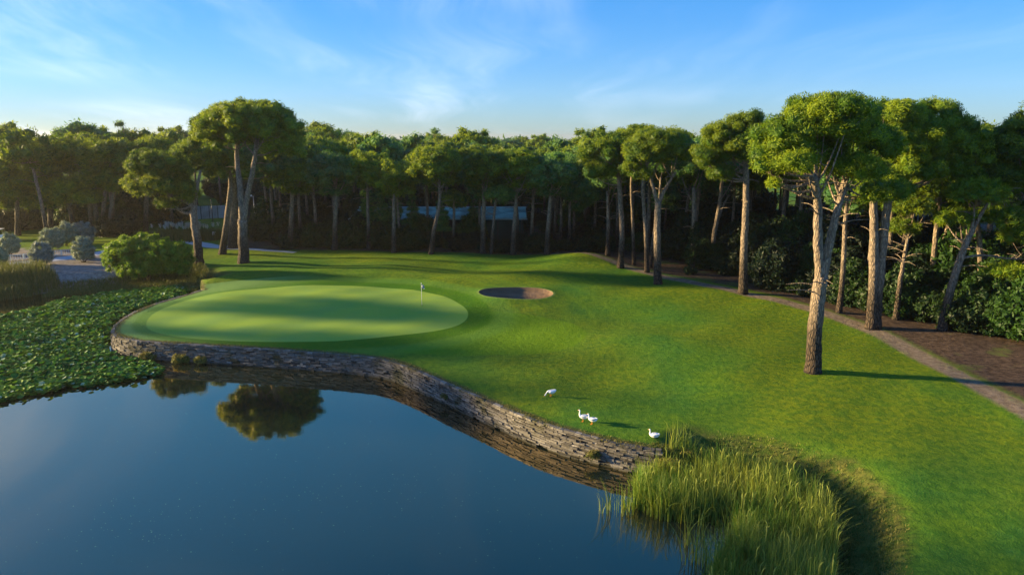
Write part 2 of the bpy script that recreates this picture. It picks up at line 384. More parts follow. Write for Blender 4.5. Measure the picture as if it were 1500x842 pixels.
def ground_mat():
    m, nt, b, out = newmat('ground')
    geo = N(nt, 'ShaderNodeNewGeometry'); P = geo.outputs['Position']
    nb = noise(nt, P, .06, 3); nm = noise(nt, P, .35, 4); nf = noise(nt, P, 2.2, 5, .65); nx = noise(nt, P, 14, 3, .7)
    nst = noise(nt, vmul(nt, P, (.25, 1.6, 1)), .6, 4, .6)     # drawn-out streaks of wear and mowing
    # lawn
    g = mixc(nt, ramp(nt, nm, .3, .7), (.046, .145, .020), (.100, .190, .012))
    g = mixc(nt, math_(nt, 'MULTIPLY', ramp(nt, nb, .38, .60), .85), g, (.165, .200, .008))  # broad yellow blotches paint sunny patches into the turf colour
    g = mixc(nt, math_(nt, 'MULTIPLY', ramp(nt, nst, .45, .75), .45), g, (.110, .215, .012))
    g = mixc(nt, math_(nt, 'MULTIPLY', ramp(nt, nf, .38, .62), .6), g, (.026, .100, .010))
    g = mixc(nt, math_(nt, 'MULTIPLY', ramp(nt, nx, .48, .70), .5), g, (.16, .22, .02))
    # apron and collar round the green
    sg = attr(nt, 'sd_green'); wob = math_(nt, 'MULTIPLY', math_(nt, 'SUBTRACT', nm, .5), .5)
    sgw = math_(nt, 'ADD', sg, wob)
    mow = math_(nt, 'SINE', math_(nt, 'ADD', math_(nt, 'MULTIPLY', sg, 2.6), math_(nt, 'MULTIPLY', nm, 5.0)))
    mow = math_(nt, 'MULTIPLY', ramp(nt, mow, .1, .9), math_(nt, 'MULTIPLY', ramp(nt, sg, 26, 6), .35))
    g = mixc(nt, mow, g, (.13, .225, .014))
    ap = math_(nt, 'MULTIPLY', ramp(nt, attr(nt, 'sd_apron'), .25, -.25), .6)
    g = mixc(nt, ap, g, (.125, .235, .006))
    sxp = N(nt, 'ShaderNodeSeparateXYZ'); L(nt, P, sxp.inputs[0]); rgt = ramp(nt, sxp.outputs[0], -32, -20)
    g = mixc(nt, math_(nt, 'MULTIPLY', math_(nt, 'SUBTRACT', 1, rgt), ramp(nt, sgw, 6.0, 5.6)), g, (.165, .285, .070))
    ring = math_(nt, 'MULTIPLY', ramp(nt, sgw, 2.9, 2.0), math_(nt, 'MULTIPLY_ADD', rgt, .7, .05))
    g = mixc(nt, math_(nt, 'MULTIPLY', ramp(nt, sgw, 1.3, .8), math_(nt, 'MULTIPLY_ADD', rgt, -.45, .5)), g, (.075, .185, .010))
    g = mixc(nt, ring, g, (.050, .150, .005))
    outer = math_(nt, 'MULTIPLY', rgt, math_(nt, 'SUBTRACT', ramp(nt, sgw, 5.2, 3.8), ramp(nt, sgw, 2.9, 2.0)))
    outer = math_(nt, 'MULTIPLY', outer, .5)
    g = mixc(nt, outer, g, (.120, .250, .030))
    gr = mixc(nt, ramp(nt, nm, .3, .7), (.215, .345, .062), (.265, .375, .050))
    gr = mixc(nt, math_(nt, 'MULTIPLY', ramp(nt, nst, .4, .7), .3), gr, (.20, .36, .035))
    c = mixc(nt, ramp(nt, sg, .06, -.06), g, gr)
    # worn, yellower turf and brown edges near the water
    sw = attr(nt, 'sd_shore'); e = math_(nt, 'MULTIPLY_ADD', nf, 1.1, -.35)
    c = mixc(nt, ramp(nt, math_(nt, 'ADD', sw, e), .75, .15), c, (.085, .075, .030))
    sbk = attr(nt, 'sd_bank')
    c = mixc(nt, ramp(nt, math_(nt, 'SUBTRACT', sbk, math_(nt, 'MULTIPLY', nm, 2.5)), 1.6, .4), c, mixc(nt, ramp(nt, nf, .35, .65), (.040, .075, .012), (.115, .120, .026)))
    # gravel slope on the left
    sgv = math_(nt, 'ADD', attr(nt, 'sd_gravel'), math_(nt, 'MULTIPLY_ADD', nm, 5, -2.5))
    c = mixc(nt, ramp(nt, sgv, .8, -.8), c, mixc(nt, ramp(nt, nf, .3, .7), (.15, .125, .105), (.30, .27, .24)))
    # pine litter
    sf = math_(nt, 'ADD', attr(nt, 'sd_forest'), math_(nt, 'MULTIPLY_ADD', nf, 1.6, -.8))
    lit = mixc(nt, ramp(nt, nf, .35, .68), (.042, .028, .020), (.110, .075, .052))
    lit = mixc(nt, ramp(nt, nm, .56, .70), lit, (.090, .110, .028))
    lit = mixc(nt, math_(nt, 'MULTIPLY', ramp(nt, nx, .45, .75), .5), lit, (.17, .12, .085))
    c = mixc(nt, ramp(nt, sf, .9, -.6), c, lit)
    sd = math_(nt, 'ADD', attr(nt, 'sd_dirt'), math_(nt, 'MULTIPLY_ADD', nf, .9, -.45))
    dirt = mixc(nt, ramp(nt, nf, .3, .75), (.14, .105, .072), (.29, .225, .160))
    c = mixc(nt, ramp(nt, sd, .45, -.25), c, dirt)
    # footpath
    c = mixc(nt, ramp(nt, attr(nt, 'sd_path'), .04, -.04), c, mixc(nt, nf, (.36, .38, .40), (.50, .52, .54)))
    # sand
    sbn = attr(nt, 'sd_bunker')
    sand = mixc(nt, ramp(nt, nm, .3, .7), (.125, .080, .050), (.170, .115, .075))
    sand = mixc(nt, math_(nt, 'MULTIPLY', ramp(nt, nst, .5, .7), .4), sand, (.27, .18, .12))
    c = mixc(nt, ramp(nt, sbn, .03, -.03), c, sand)
    c = mixc(nt, math_(nt, 'MULTIPLY', math_(nt, 'SUBTRACT', ramp(nt, sbn, .32, .18), ramp(nt, sbn, .05, -.05)), .6), c, (.20, .26, .07))
    # pond bed
    c = mixc(nt, ramp(nt, sw, -.15, -.5), c, (.03, .035, .015))
    L(nt, c, b.inputs['Base Color']); b.inputs['Roughness'].default_value = .85; b.inputs['Specular IOR Level'].default_value = .06
    
    onlawn = ramp(nt, sg, -.1, .3)
    hh = math_(nt, 'ADD', math_(nt, 'MULTIPLY', nf, 1.0), math_(nt, 'MULTIPLY', nx, .5))
    bm = N(nt, 'ShaderNodeBump'); bm.inputs['Distance'].default_value = .10
    L(nt, math_(nt, 'MULTIPLY_ADD', onlawn, .75, .10), bm.inputs['Strength']); L(nt, hh, bm.inputs['Height']); L(nt, bm.outputs[0], b.inputs['Normal'])
    return m
GM = ground_mat()
build_ground()

# water
def water():
    m, nt, b, out = newmat('water')
    geo = N(nt, 'ShaderNodeNewGeometry'); P = geo.outputs['Position']
    nb = noise(nt, P, .05, 3)
    L(nt, mixc(nt, ramp(nt, nb, .35, .65), (.010, .017, .013), (.015, .024, .017)), b.inputs['Base Color'])
    b.inputs['Roughness'].default_value = .02; b.inputs['IOR'].default_value = 1.1; b.inputs['Specular IOR Level'].default_value = 0
    n = noise(nt, vmul(nt, P, (1, 1.6, 1)), .9, 4, .6)
    n2 = noise(nt, P, .11, 3); patch = ramp(nt, n2, .5, .68)
    n3 = noise(nt, P, 7.0, 3)
    bm = N(nt, 'ShaderNodeBump'); bm.inputs['Distance'].default_value = .02; bm.inputs['Strength'].default_value = .25
    L(nt, math_(nt, 'ADD', math_(nt, 'MULTIPLY', n, .35), math_(nt, 'MULTIPLY', n3, math_(nt, 'MULTIPLY', patch, .18))), bm.inputs['Height'])
    L(nt, bm.outputs[0], b.inputs['Normal'])
    lw = N(nt, 'ShaderNodeLayerWeight'); lw.inputs[0].default_value = .5; L(nt, bm.outputs[0], lw.inputs['Normal'])
    gl = N(nt, 'ShaderNodeBsdfGlossy'); gl.inputs['Roughness'].default_value = .02; gl.inputs['Color'].default_value = (1, .79, .52, 1); L(nt, bm.outputs[0], gl.inputs['Normal'])
    mx = N(nt, 'ShaderNodeMixShader'); L(nt, math_(nt, 'POWER', lw.outputs['Facing'], 1.75), mx.inputs[0]); L(nt, b.outputs[0], mx.inputs[1]); L(nt, gl.outputs[0], mx.inputs[2]); L(nt, mx.outputs[0], out.inputs[0])
    me = bpy.data.meshes.new('water')
    me.from_pydata([(-330, -60, 0), (45, -60, 0), (45, 110, 0), (-330, 110, 0)], [], [(0, 1, 2, 3)]); me.materials.append(m)
    o = bpy.data.objects.new('water', me); col.objects.link(o); tag(o, kind='structure')
water()

# ------------------------------------------------------------------ foliage
def icosphere(sub=1):
    import bmesh
    bm = bmesh.new(); bmesh.ops.create_icosphere(bm, subdivisions=sub, radius=1)
    V = np.array([v.co[:] for v in bm.verts]); Fa = np.array([[v.index for v in f.verts] for f in bm.faces]); bm.free()
    return V, Fa
ICO1, ICO2 = icosphere(1), icosphere(2)
def rdirs(n, r=rng):
    d = r.normal(size=(n, 3)); return d/np.linalg.norm(d, axis=1, keepdims=True)
def nrm(a): return a/(np.linalg.norm(a, axis=-1, keepdims=True)+1e-9)
def foliage(mb, C, Rr, n, LN, WD, r, squash=.8, vbase=None, upbias=.3, core=.72, droop=0):
    """leaf tufts round clump centres C with radii Rr"""
    k = len(C); Vc, Fcx = ICO1
    if vbase is None: vbase = r.uniform(.05, .90, k)
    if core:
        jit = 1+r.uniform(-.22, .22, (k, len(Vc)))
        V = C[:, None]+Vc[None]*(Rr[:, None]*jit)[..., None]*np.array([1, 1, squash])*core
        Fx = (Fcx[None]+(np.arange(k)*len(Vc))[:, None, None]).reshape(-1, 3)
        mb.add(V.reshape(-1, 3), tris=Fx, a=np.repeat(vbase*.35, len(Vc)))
    idx = np.repeat(np.arange(k), n); m = len(idx)
    d = rdirs(m, r); d[:, 2] = d[:, 2]+upbias*.6; d = nrm(d)
    rad = Rr[idx]*r.uniform(.62, 1.04, m)
    P = C[idx]+d*rad[:, None]*np.array([1, 1, squash])
    tan = nrm(np.cross(d, rdirs(m, r)))
    a = nrm(d*.55+tan*r.uniform(.5, 1.3, m)[:, None]+np.array([0, 0, upbias*.5-droop]))
    s = nrm(np.cross(a, d+rdirs(m, r)*.55))
    ln = LN*r.uniform(.6, 1.35, m)[:, None]; wd = WD*r.uniform(.6, 1.3, m)[:, None]
    V = np.stack([P-s*wd*.5, P+s*wd*.5, P+a*ln+s*wd*.18, P+a*ln-s*wd*.18], 1)
    vv = np.clip(vbase[idx]+r.uniform(-.25, .3, m), 0, 1)
    mb.add(V.reshape(-1, 3), quads=np.arange(m*4).reshape(-1, 4), a=np.repeat(vv, 4))
def lobe_clumps(lobes, cr, r, low=-.35, fill=.35):
    """clump centres over the outer surface of a union of ellipsoids"""
    C, Q = [], []
    for (c, s) in lobes:
        c = np.array(c); s = np.array(s)
        p = 1.6; area = 4*np.pi*(((s[0]*s[1])**p+(s[0]*s[2])**p+(s[1]*s[2])**p)/3)**(1/p)
        n = max(6, int(area/(cr*cr*2.9)))
        i = np.arange(n)+.5; ph = np.arccos(1-2*i/n); th = np.pi*(1+5**.5)*i+r.uniform(0, 6)
        d = np.stack([np.cos(th)*np.sin(ph), np.sin(th)*np.sin(ph), np.cos(ph)], 1)
        d = nrm(d+r.normal(0, .10, d.shape)); d = d[d[:, 2] > low]
        rad = 1-cr/np.mean(s)*.6+r.uniform(-.20, .12, len(d)); C.append(c+d*s*rad[:, None]); Q += [len(C)-1]*len(d)
        nf = int(n*fill)
        if nf:
            d = rdirs(nf, r); d[:, 2] = np.abs(d[:, 2])*.9-.25; C.append(c+d*s*r.uniform(.25, .7, nf)[:, None]); Q += [len(C)-2]*nf
    C = np.vstack(C)
    keep = np.ones(len(C), bool)
    for (c, s) in lobes:                                      # drop what is buried deep inside another lobe
        q = np.linalg.norm((C-np.array(c))/np.array(s), axis=1); keep &= (q > .50) | (r.uniform(size=len(C)) < .25)
    keep &= r.uniform(size=len(C)) > .10
    return C[keep]
def curve(pts, n=9, sag=0):
    pts = np.asarray(pts, float)
    if len(pts) == 2: t = np.linspace(0, 1, n)[:, None]; p = pts[0]*(1-t)+pts[1]*t; p[:, 2] -= (np.sin(t[:, 0]*np.pi))*sag; return p
    # Catmull-Rom
    P = np.vstack([2*pts[0]-pts[1], pts, 2*pts[-1]-pts[-2]]); out = []
    for i in range(1, len(P)-2):
        for t in np.linspace(0, 1, n, endpoint=False):
            a, b, c, d = P[i-1], P[i], P[i+1], P[i+2]
            out.append(.5*((2*b)+(c-a)*t+(2*a-5*b+4*c-d)*t*t+(3*b-a-3*c+d)*t**3))
    out.append(pts[-1]); return np.array(out)

def tree(name, base, stems, lobes, label, group=None, cr=.8, nleaf=60, LN=.3, WD=.1, mat='pine', seed=0, seg=10, spurs=6, cat='tree', low=-.35, squash=.8, vhue=None, limbs=None, trunkmat='bark'):
    """stems: list of (points, r0, r1); lobes: list of (centre, radii), all in world space"""
    r = np.random.default_rng(seed+100); base = np.array(base, float)
    root = empty(name, base); tag(root, label, cat, group)
    tb = MB(); tops = []
    for pts, r0, r1 in stems:
        p = curve(pts, 6); n = len(p); t = np.linspace(0, 1, n)
        p[1:-1] += r.normal(0, r0*.045, p[1:-1].shape)*[1, 1, 0]
        rad = r0*(1-t)+r1*t
        if np.linalg.norm(np.array(pts[0])-base) < 1.5:
            rad = rad*(1+.32*np.exp(-t*n/1.6)); 
        tb.tube(p, rad, seg, a=.5, wob=.045); tops.append((p, rad))
    cen = [np.array(c) for c, s in lobes]
    for (c, s) in lobes:                                      # limbs from the stem into the crown
        c = np.array(c); s = np.array(s)
        for k in range(limbs if limbs is not None else (3 if cr < 1 else 2)):
            p, rad = min(tops, key=lambda q: np.linalg.norm(q[0][-1]-c)); i = int(len(p)*r.uniform(.72, .99)); i = min(i, len(p)-1)
            e = c+rdirs(1, r)[0]*s*.65*[1, 1, .6]; st = p[i]; mid = (st*.55+e*.45)+[0, 0, -.10*np.linalg.norm(e-st)]
            q = curve([st, mid, e], 4); tb.tube(q, np.linspace(min(rad[i]*.42, .16), .025, len(q)), 6, cap=False)
            for _ in range(2):
                j = r.integers(3, len(q)-1); e2 = q[j]+rdirs(1, r)[0]*np.array([1, 1, .4])*np.mean(s)*.5+[0, 0, .3]
                tb.tube(curve([q[j], e2], 4, .2), np.linspace(min(rad[i]*.18, .06), .015, 4), 5, cap=False)
    for _ in range(spurs):                                    # dead twigs under the crown
        p, rad = tops[r.integers(len(tops))]; i = int(len(p)*r.uniform(.5, .9)); a = r.uniform(0, 6.28); l = r.uniform(.8, 2.4)
        e = p[i]+np.array([math.cos(a)*l, math.sin(a)*l, r.uniform(-.2, .6)])
        tb.tube(curve([p[i], (p[i]+e)/2+[0, 0, .15], e], 3), np.linspace(.06, .015, 7), 4, cap=False)
    tb.obj('trunk', M[trunkmat], root, True, base)
    C = lobe_clumps(lobes, cr, r, low)
    Rr = cr*r.uniform(.7, 1.3, len(C)); fb = MB()
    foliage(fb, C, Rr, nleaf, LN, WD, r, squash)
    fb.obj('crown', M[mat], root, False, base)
    return root
def bush(name, base, lobes, label, cat='shrub', group=None, cr=.4, nleaf=40, LN=.16, WD=.09, mat='shrub', seed=0, low=-.9, stem=True):
    r = np.random.default_rng(seed+900); base = np.array(base, float)
    root = empty(name, base); tag(root, label, cat, group)
    C = lobe_clumps(lobes, cr, r, low, .3); C = C[C[:, 2] > base[2]-.1]
    fb = MB(); foliage(fb, C, cr*r.uniform(.7, 1.3, len(C)), nleaf, LN, WD, r, .85)
    fb.obj('foliage', M[mat], root, False, base)
    if stem:
        tb = MB()
        for k in range(4):
            e = C[r.integers(len(C))]; e = base*.35+e*.65
            tb.tube(curve([base+r.normal(0, .08, 3)*[1, 1, 0]-[0, 0, .15], (base+e)/2+r.normal(0, .1, 3), e], 4), np.linspace(.07, .025, 9), 5)
        tb.obj('stem', M['bark'], root, True, base)
    return root
def copy_thing(src, loc, rz=0, s=1.0, label=None, group=None, sz=None):
    r = src.copy(); col.objects.link(r); r.location = loc; r.rotation_euler = (0, 0, rz); r.scale = (s, s, sz or s)
    if label: r['label'] = label
    if group: r['group'] = group
    for ch in src.children:
        c = ch.copy(); col.objects.link(c); c.parent = r
    return r

def px_tree(name, base_px, stems_px, lobes_px, label, **kw):
    """a tree read off the photo: its base stands on the ground, its stems and lobes at their own real distance"""
    b = gnd(*base_px); Y = b[1]; z = depth(b)/F
    st = []
    for pl, w0, w1 in stems_px:
        pts = []
        for i, q in enumerate(pl):
            dy = q[2] if len(q) > 2 else 0
            pts.append(at_y(q[0], q[1], Y+dy))
        if tuple(pl[0][:2]) == tuple(base_px): pts[0] = b-[0, 0, .25]
        st.append((pts, w0*z/2, w1*z/2))
    lb = []
    for q in lobes_px:
        dy = q[4] if len(q) > 4 else 0; c = at_y(q[0], q[1], Y+dy); k = depth(c)/F
        lb.append((c, (q[2]*k, min(q[2]*k, 5.5)*(q[5] if len(q) > 5 else .95), q[3]*k)))
    return tree(name, b, st, lb, label, **kw)

NEAR = dict(cr=.70, nleaf=420, LN=.17, WD=.055, seg=14)
MID = dict(cr=.85, nleaf=260, LN=.22, WD=.075)
FAR = dict(cr=.95, nleaf=75, LN=.42, WD=.14)
GP = 'single pines standing on the lawn'
px_tree('pine_tree', (357, 385), [([(357, 385), (356, 350), (355, 322)], 15, 13), ([(355, 326), (352, 280), (347, 232, 1), (349, 200, 1)], 10, 5), ([(356, 326), (363, 285), (372, 240, -1), (376, 205, -1)], 9, 5)],
        [(335, 190, 50, 36), (385, 192, 56, 40), (365, 174, 60, 27), (415, 218, 31, 30), (300, 185, 22, 20), (345, 205, 45, 25, 2)],
        'tall pine with a forked pale trunk and wide round crown beside the green', seed=1, **MID)
px_tree('pine_tree', (291, 387), [([(291, 387), (289, 355), (284, 322), (285, 300)], 13, 9), ([(285, 302), (262, 290), (238, 278), (215, 262)], 7, 3), ([(285, 302), (290, 268), (294, 250)], 6, 3)],
        [(232, 245, 44, 27), (205, 268, 26, 17), (242, 275, 44, 25), (243, 300, 16, 13), (272, 285, 20, 24)],
        'pine with a yellow-lit crown hanging left over the big green shrub', seed=2, **MID)
px_tree('pine_tree', (325, 372), [([(325, 372), (331, 330), (338, 265), (330, 240)], 10, 5)], [(300, 235, 44, 32), (330, 248, 36, 26), (285, 222, 28, 18)],
        'pine with a leaning pale trunk just left of the tall forked pine', seed=3, **MID)
px_tree('pine_tree', (342, 363), [([(342, 363), (342, 300), (342, 240)], 14, 8)], [(385, 245, 45, 32), (350, 230, 40, 28), (425, 240, 24, 22)],
        'thick brown-trunked pine directly behind the tall forked pine', seed=4, mat='pine_dark', **MID)
# front row behind the green, left to right: base x, y, lean, crown cx, cy, rx, ry, trunk px, dark, words
row = [(425, 364, 4, 428, 262, 38, 36, 8, 0, 'round-crowned pine at the left end of the row behind the green'),
       (490, 366, 3, 486, 258, 40, 46, 8, 1, 'dark feathery conifer between the round pines left of the teal roof'),
       (540, 366, -2, 540, 250, 36, 40, 6, 0, 'pine whose crown hangs above the left end of the teal roof'),
       (577, 370, 0, 580, 262, 40, 34, 7, 0, 'straight pale-trunked pine in front of the left half of the teal roof'),
       (631, 372, 16, 640, 244, 44, 38, 7, 0, 'pine with a trunk leaning right in front of the middle of the teal roof'),
       (664, 366, 2, 668, 292, 22, 16, 5, 0, 'small low pine before the middle of the teal roof'),
       (707, 371, 2, 706, 246, 46, 40, 8, 0, 'pine with a broad bright crown before the right half of the teal roof'),
       (720, 372, 7, 730, 285, 26, 20, 5, 1, 'thin pine with a trunk leaning right beside the broad bright one'),
       (751, 373, 6, 756, 250, 42, 40, 8, 0, 'pine at the right end of the teal roof'),
       (778, 368, 4, 786, 256, 36, 36, 6, 1, 'dim pine just right of the teal roof'),
       (801, 373, 6, 806, 262, 38, 40, 8, 1, 'dark blue-green pine behind the start of the dirt path'),
       (822, 364, 0, 828, 250, 34, 36, 5, 1, 'slim dark pine between the row and the right cluster'),
       (834, 366, 2, 850, 286, 28, 34, 5, 1, 'low drooping dark pine beside the right cluster')]
for i, (bx, by, ln, cx, cy_, rx, ry, tw, dk, words) in enumerate(row):
    px_tree('pine_tree', (bx, by), [([(bx, by), (bx+ln*.3, by-35), (bx+ln*.8, by-75), (cx*.6+(bx+ln)*.4, cy_+ry*.3)], tw, tw*.5)],
            [(cx, cy_, rx, ry*.7, 0), (cx-rx*.35, cy_-ry*.25, rx*.6, ry*.5, 1), (cx+rx*.35, cy_-ry*.1, rx*.6, ry*.5, -1), (cx+rx*.1, cy_+ry*.45, rx*.6, ry*.35, 1)],
            words, group='row of pines behind the green', seed=20+i, mat='pine_dark' if dk else 'pine', cr=.85, nleaf=170, LN=.27, WD=.10, spurs=10)
# right cluster
px_tree('pine_tree', (909, 392), [([(909, 392), (911, 340), (908, 280), (905, 235)], 9, 5)], [(885, 225, 36, 30), (915, 214, 32, 24), (876, 252, 20, 20), (905, 250, 22, 18)],
        'pine at the front left corner of the right cluster beside the path', seed=41, **MID)
px_tree('pine_tree', (890, 375), [([(890, 375), (891, 330), (890, 280)], 7, 4)], [(888, 262, 32, 28)], 'pale-trunked pine set back left of the right cluster', seed=42, mat='pine_dark', **MID)
px_tree('pine_tree', (929, 388), [([(929, 388), (927, 330), (925, 262), (935, 220)], 5, 3)], [(935, 205, 38, 22), (950, 225, 30, 24)], 'slim straight pine second from the left in the right cluster', seed=43, **MID)
px_tree('pine_tree', (948, 399), [([(948, 399), (946, 340), (942, 270), (952, 230)], 7, 4)], [(960, 212, 40, 24), (985, 205, 26, 18)], 'dark-footed slim pine just left of the forked pine', seed=44, **MID)
px_tree('pine_tree', (952, 392), [([(952, 392), (957, 350), (965, 300), (968, 260)], 6, 3)], [(975, 240, 30, 24, 3)], 'slim pine leaning right behind the forked pine', seed=45, mat='pine_dark', **MID)
px_tree('pine_tree', (964, 416), [([(964, 416), (963, 370), (963, 320), (964, 296)], 11, 9), ([(964, 300), (957, 276), (950, 250)], 7, 3), ([(964, 300), (975, 276), (990, 252)], 6, 3)],
        [(945, 228, 34, 25), (985, 225, 36, 30), (965, 212, 42, 20), (928, 246, 18, 16), (940, 255, 18, 12)], 'forked pine with a yellow lower crown standing on the lawn edge', seed=46, **NEAR)
px_tree('pine_tree', (1014, 402), [([(1014, 402), (1016, 345), (1016, 275)], 7, 5)], [(1018, 248, 34, 28)], 'pine with bright ivy climbing its trunk', seed=47, mat='pine_dark', **MID)
ivy_parent = [o for o in col.objects if o.get('label') == 'pine with bright ivy climbing its trunk'][0]
b = np.array(ivy_parent.location); r_ = np.random.default_rng(5); fb = MB()
Ci = np.array([b+[r_.normal(0, .22*(1-t*.6)), r_.normal(0, .22), .2+t*6.0] for t in r_.uniform(0, 1, 34)])
Ci[:, 0] += np.where(r_.uniform(size=34) < .4, r_.uniform(-.9, .3, 34)*(1-(Ci[:, 2]-b[2])/7), 0)
foliage(fb, Ci, r_.uniform(.25, .55, 34), 110, .17, .12, r_, 1.1); fb.obj('ivy', M['ivy'], ivy_parent, False, b)
px_tree('pine_tree', (1040, 392), [([(1040, 392), (1046, 345), (1054, 300), (1058, 262)], 8, 5), ([(1048, 335), (1058, 305), (1068, 285)], 4, 2)], [(1060, 245, 34, 26)], 'thin pine with a side fork in the gap between clusters', seed=48, mat='pine_dark', **MID)
px_tree('pine_tree', (1088, 430), [([(1088, 430), (1090, 360), (1093, 285), (1091, 225)], 12, 7)],
        [(1065, 205, 42, 30), (1040, 233, 26, 26), (1056, 255, 22, 14), (1098, 190, 32, 24), (1085, 225, 30, 20)], 'straight tall pine beside the bend of the dirt path', seed=49, **NEAR)
px_tree('pine_tree', (1191, 545), [([(1191, 545), (1193, 490), (1199, 430), (1203, 405)], 21, 18), ([(1202, 412), (1198, 350), (1198, 300), (1192, 258, -1)], 14, 9), ([(1204, 412), (1213, 365), (1226, 312), (1242, 250, 1)], 14, 8)],
        [(1195, 182, 60, 42, 0), (1145, 208, 48, 34, 0), (1115, 238, 25, 22, -1), (1134, 268, 18, 9, -1.5), (1250, 195, 52, 45, 1), (1262, 250, 42, 22, 0), (1190, 225, 50, 26, 2), (1225, 160, 45, 22, -1), (1290, 215, 35, 32, 1), (1218, 246, 42, 18, 1), (1165, 240, 38, 16, -2), (1290, 285, 36, 18, 1)],
        'largest nearest pine on the lawn with a forked lit trunk', seed=50, spurs=16, limbs=3, **NEAR)
px_tree('pine_tree', (1276, 481), [([(1276, 481), (1279, 430), (1280, 370), (1280, 310), (1276, 270)], 15, 9), ([(1281, 481), (1286, 430), (1294, 350), (1300, 300), (1308, 262)], 15, 9)],
        [(1320, 205, 55, 50, 1), (1362, 195, 50, 44, 2), (1295, 272, 40, 24, -1), (1330, 250, 45, 30, 0), (1390, 225, 38, 36, 2), (1310, 168, 42, 22)],
        'double-trunked thick pine at the edge of the dirt path', seed=51, limbs=3, **NEAR)
px_tree('pine_tree', (1229, 458), [([(1229, 458), (1235, 395), (1238, 330), (1242, 285)], 8, 5)], [(1240, 262, 36, 26, 1), (1225, 290, 18, 14)], 'thin grey-trunked pine seen through the fork of the nearest pine', seed=52, mat='pine_dark', **MID)
px_tree('pine_tree', (1312, 468), [([(1312, 468), (1319, 410), (1326, 370), (1337, 310)], 8, 3)], [(1335, 305, 38, 18), (1322, 335, 26, 14), (1350, 280, 30, 20)], 'slim bending pine with sparse low branches right of the double-trunked pine', seed=53, mat='pine', cr=.5, nleaf=90, LN=.28, WD=.05, spurs=22, seg=10)
px_tree('pine_tree', (1379, 484), [([(1379, 484), (1391, 430), (1408, 375), (1420, 345)], 12, 8), ([(1420, 347), (1426, 320), (1427, 298)], 5, 2), ([(1419, 350), (1435, 318), (1453, 290), (1475, 280)], 6, 2), ([(1407, 378), (1440, 374), (1480, 379), (1530, 380)], 4, 2)],
        [(1430, 285, 44, 22), (1470, 320, 42, 22, 1), (1400, 322, 30, 16, 1), (1480, 398, 34, 10, -1), (1500, 345, 34, 20)], 'leaning pine with a long bare side branch at the right', seed=54, cr=.5, nleaf=90, LN=.28, WD=.05, spurs=22, seg=12)
px_tree('pine_tree', (1440, 470), [([(1440, 470), (1436, 380), (1430, 300)], 9, 6)], [(1412, 225, 50, 48), (1440, 262, 50, 36), (1385, 250, 34, 28)], 'dense tall pine behind the leaning one', seed=55, **MID)
px_tree('pine_tree', (1540, 478), [([(1540, 478), (1530, 380), (1515, 280)], 11, 7)], [(1500, 215, 46, 50), (1535, 195, 50, 48), (1490, 260, 40, 30)], 'pine cut by the right edge of the frame', seed=56, **MID)

left = [((26, 345), (18, 250, 52, 36), 'hazy broad pine at the left edge above the golf cart'), ((74, 342), (66, 236, 52, 30), 'hazy flat-crowned pine left of the highest far-left crown'),
        ((108, 343), (38, 286, 44, 28), 'low hazy pine crown at the far left under the broad one'), ((134, 345), (118, 222, 56, 30), 'highest hazy pine crown of the far-left wood'),
        ((143, 346), (112, 280, 42, 28), 'hazy drooping pine over the silver bushes'), ((150, 347), (165, 225, 46, 26), 'hazy pine with a pale straight trunk above the silver bushes'),
        ((160, 347), (190, 262, 40, 30), 'hazy pine just left of the yellow-lit pine'), ((166, 346), (150, 262, 36, 26), 'slim hazy pine between two pale trunks at the far left'),
        ((213, 342), (222, 222, 40, 24), 'hazy pine rising behind the yellow-lit pine'), ((-30, 348), (-30, 262, 60, 44), 'hazy pine cut by the left edge of the frame')]
for i, (bp, q, words) in enumerate(left):
    px_tree('pine_tree', bp, [([bp, (bp[0]*.9+q[0]*.1, bp[1]-40), (bp[0]*.6+q[0]*.4, bp[1]-75), (q[0], q[1]+5)], 7, 4)],
            [(q[0], q[1], q[2], q[3]*.75), (q[0]-q[2]*.45, q[1]+q[3]*.4, q[2]*.5, q[3]*.5), (q[0]+q[2]*.45, q[1]+q[3]*.45, q[2]*.5, q[3]*.5, -2)],
            words, group='pines of the far left wood', seed=140+i, cr=.95, nleaf=110, LN=.38, WD=.12, limbs=2)
# generic pines for the depth of the wood
def generic(seed, Hh, rc, dark, nlobe=4):
    r = np.random.default_rng(seed); lean = r.uniform(-.8, .8, 2); cz = Hh-3.6
    lb = [((lean[0], lean[1], cz), (rc, rc, 3.1))]
    for k in range(nlobe):
        a = r.uniform(0, 6.28); d = rc*r.uniform(.35, .6); lb.append(((lean[0]+d*math.cos(a), lean[1]+d*math.sin(a), cz+r.uniform(-2.8, .9)), (rc*.55, rc*.55, r.uniform(1.2, 2.0))))
    st = [([(0, 0, -.3), (lean[0]*.1, lean[1]*.1, Hh*.3), (lean[0]*.5, lean[1]*.5, Hh*.6), (lean[0], lean[1], cz)], .27, .14)]
    return tree('pine_tree', (0, 0, 0), st, lb, 'x', seed=seed, cr=.98, nleaf=60, LN=.42, WD=.14, seg=8, spurs=10, mat='pine_dark' if dark else 'pine')
def tall_conifer(seed, Hh):
    r = np.random.default_rng(seed); lb = []
    for k in range(7):
        t = k/6; z = Hh*(.35+.62*t); w = (1-t)*2.2+.7; a = r.uniform(0, 6.28); lb.append(((math.cos(a)*.6, math.sin(a)*.6, z), (w, w, 1.1)))
    return tree('pine_tree', (0, 0, 0), [([(0, 0, -.3), (.1, 0, Hh*.5), (0, .1, Hh*.95)], .22, .05)], lb, 'x', seed=seed, cr=.7, nleaf=60, LN=.40, WD=.11, seg=8, spurs=8, mat='pine_dark')
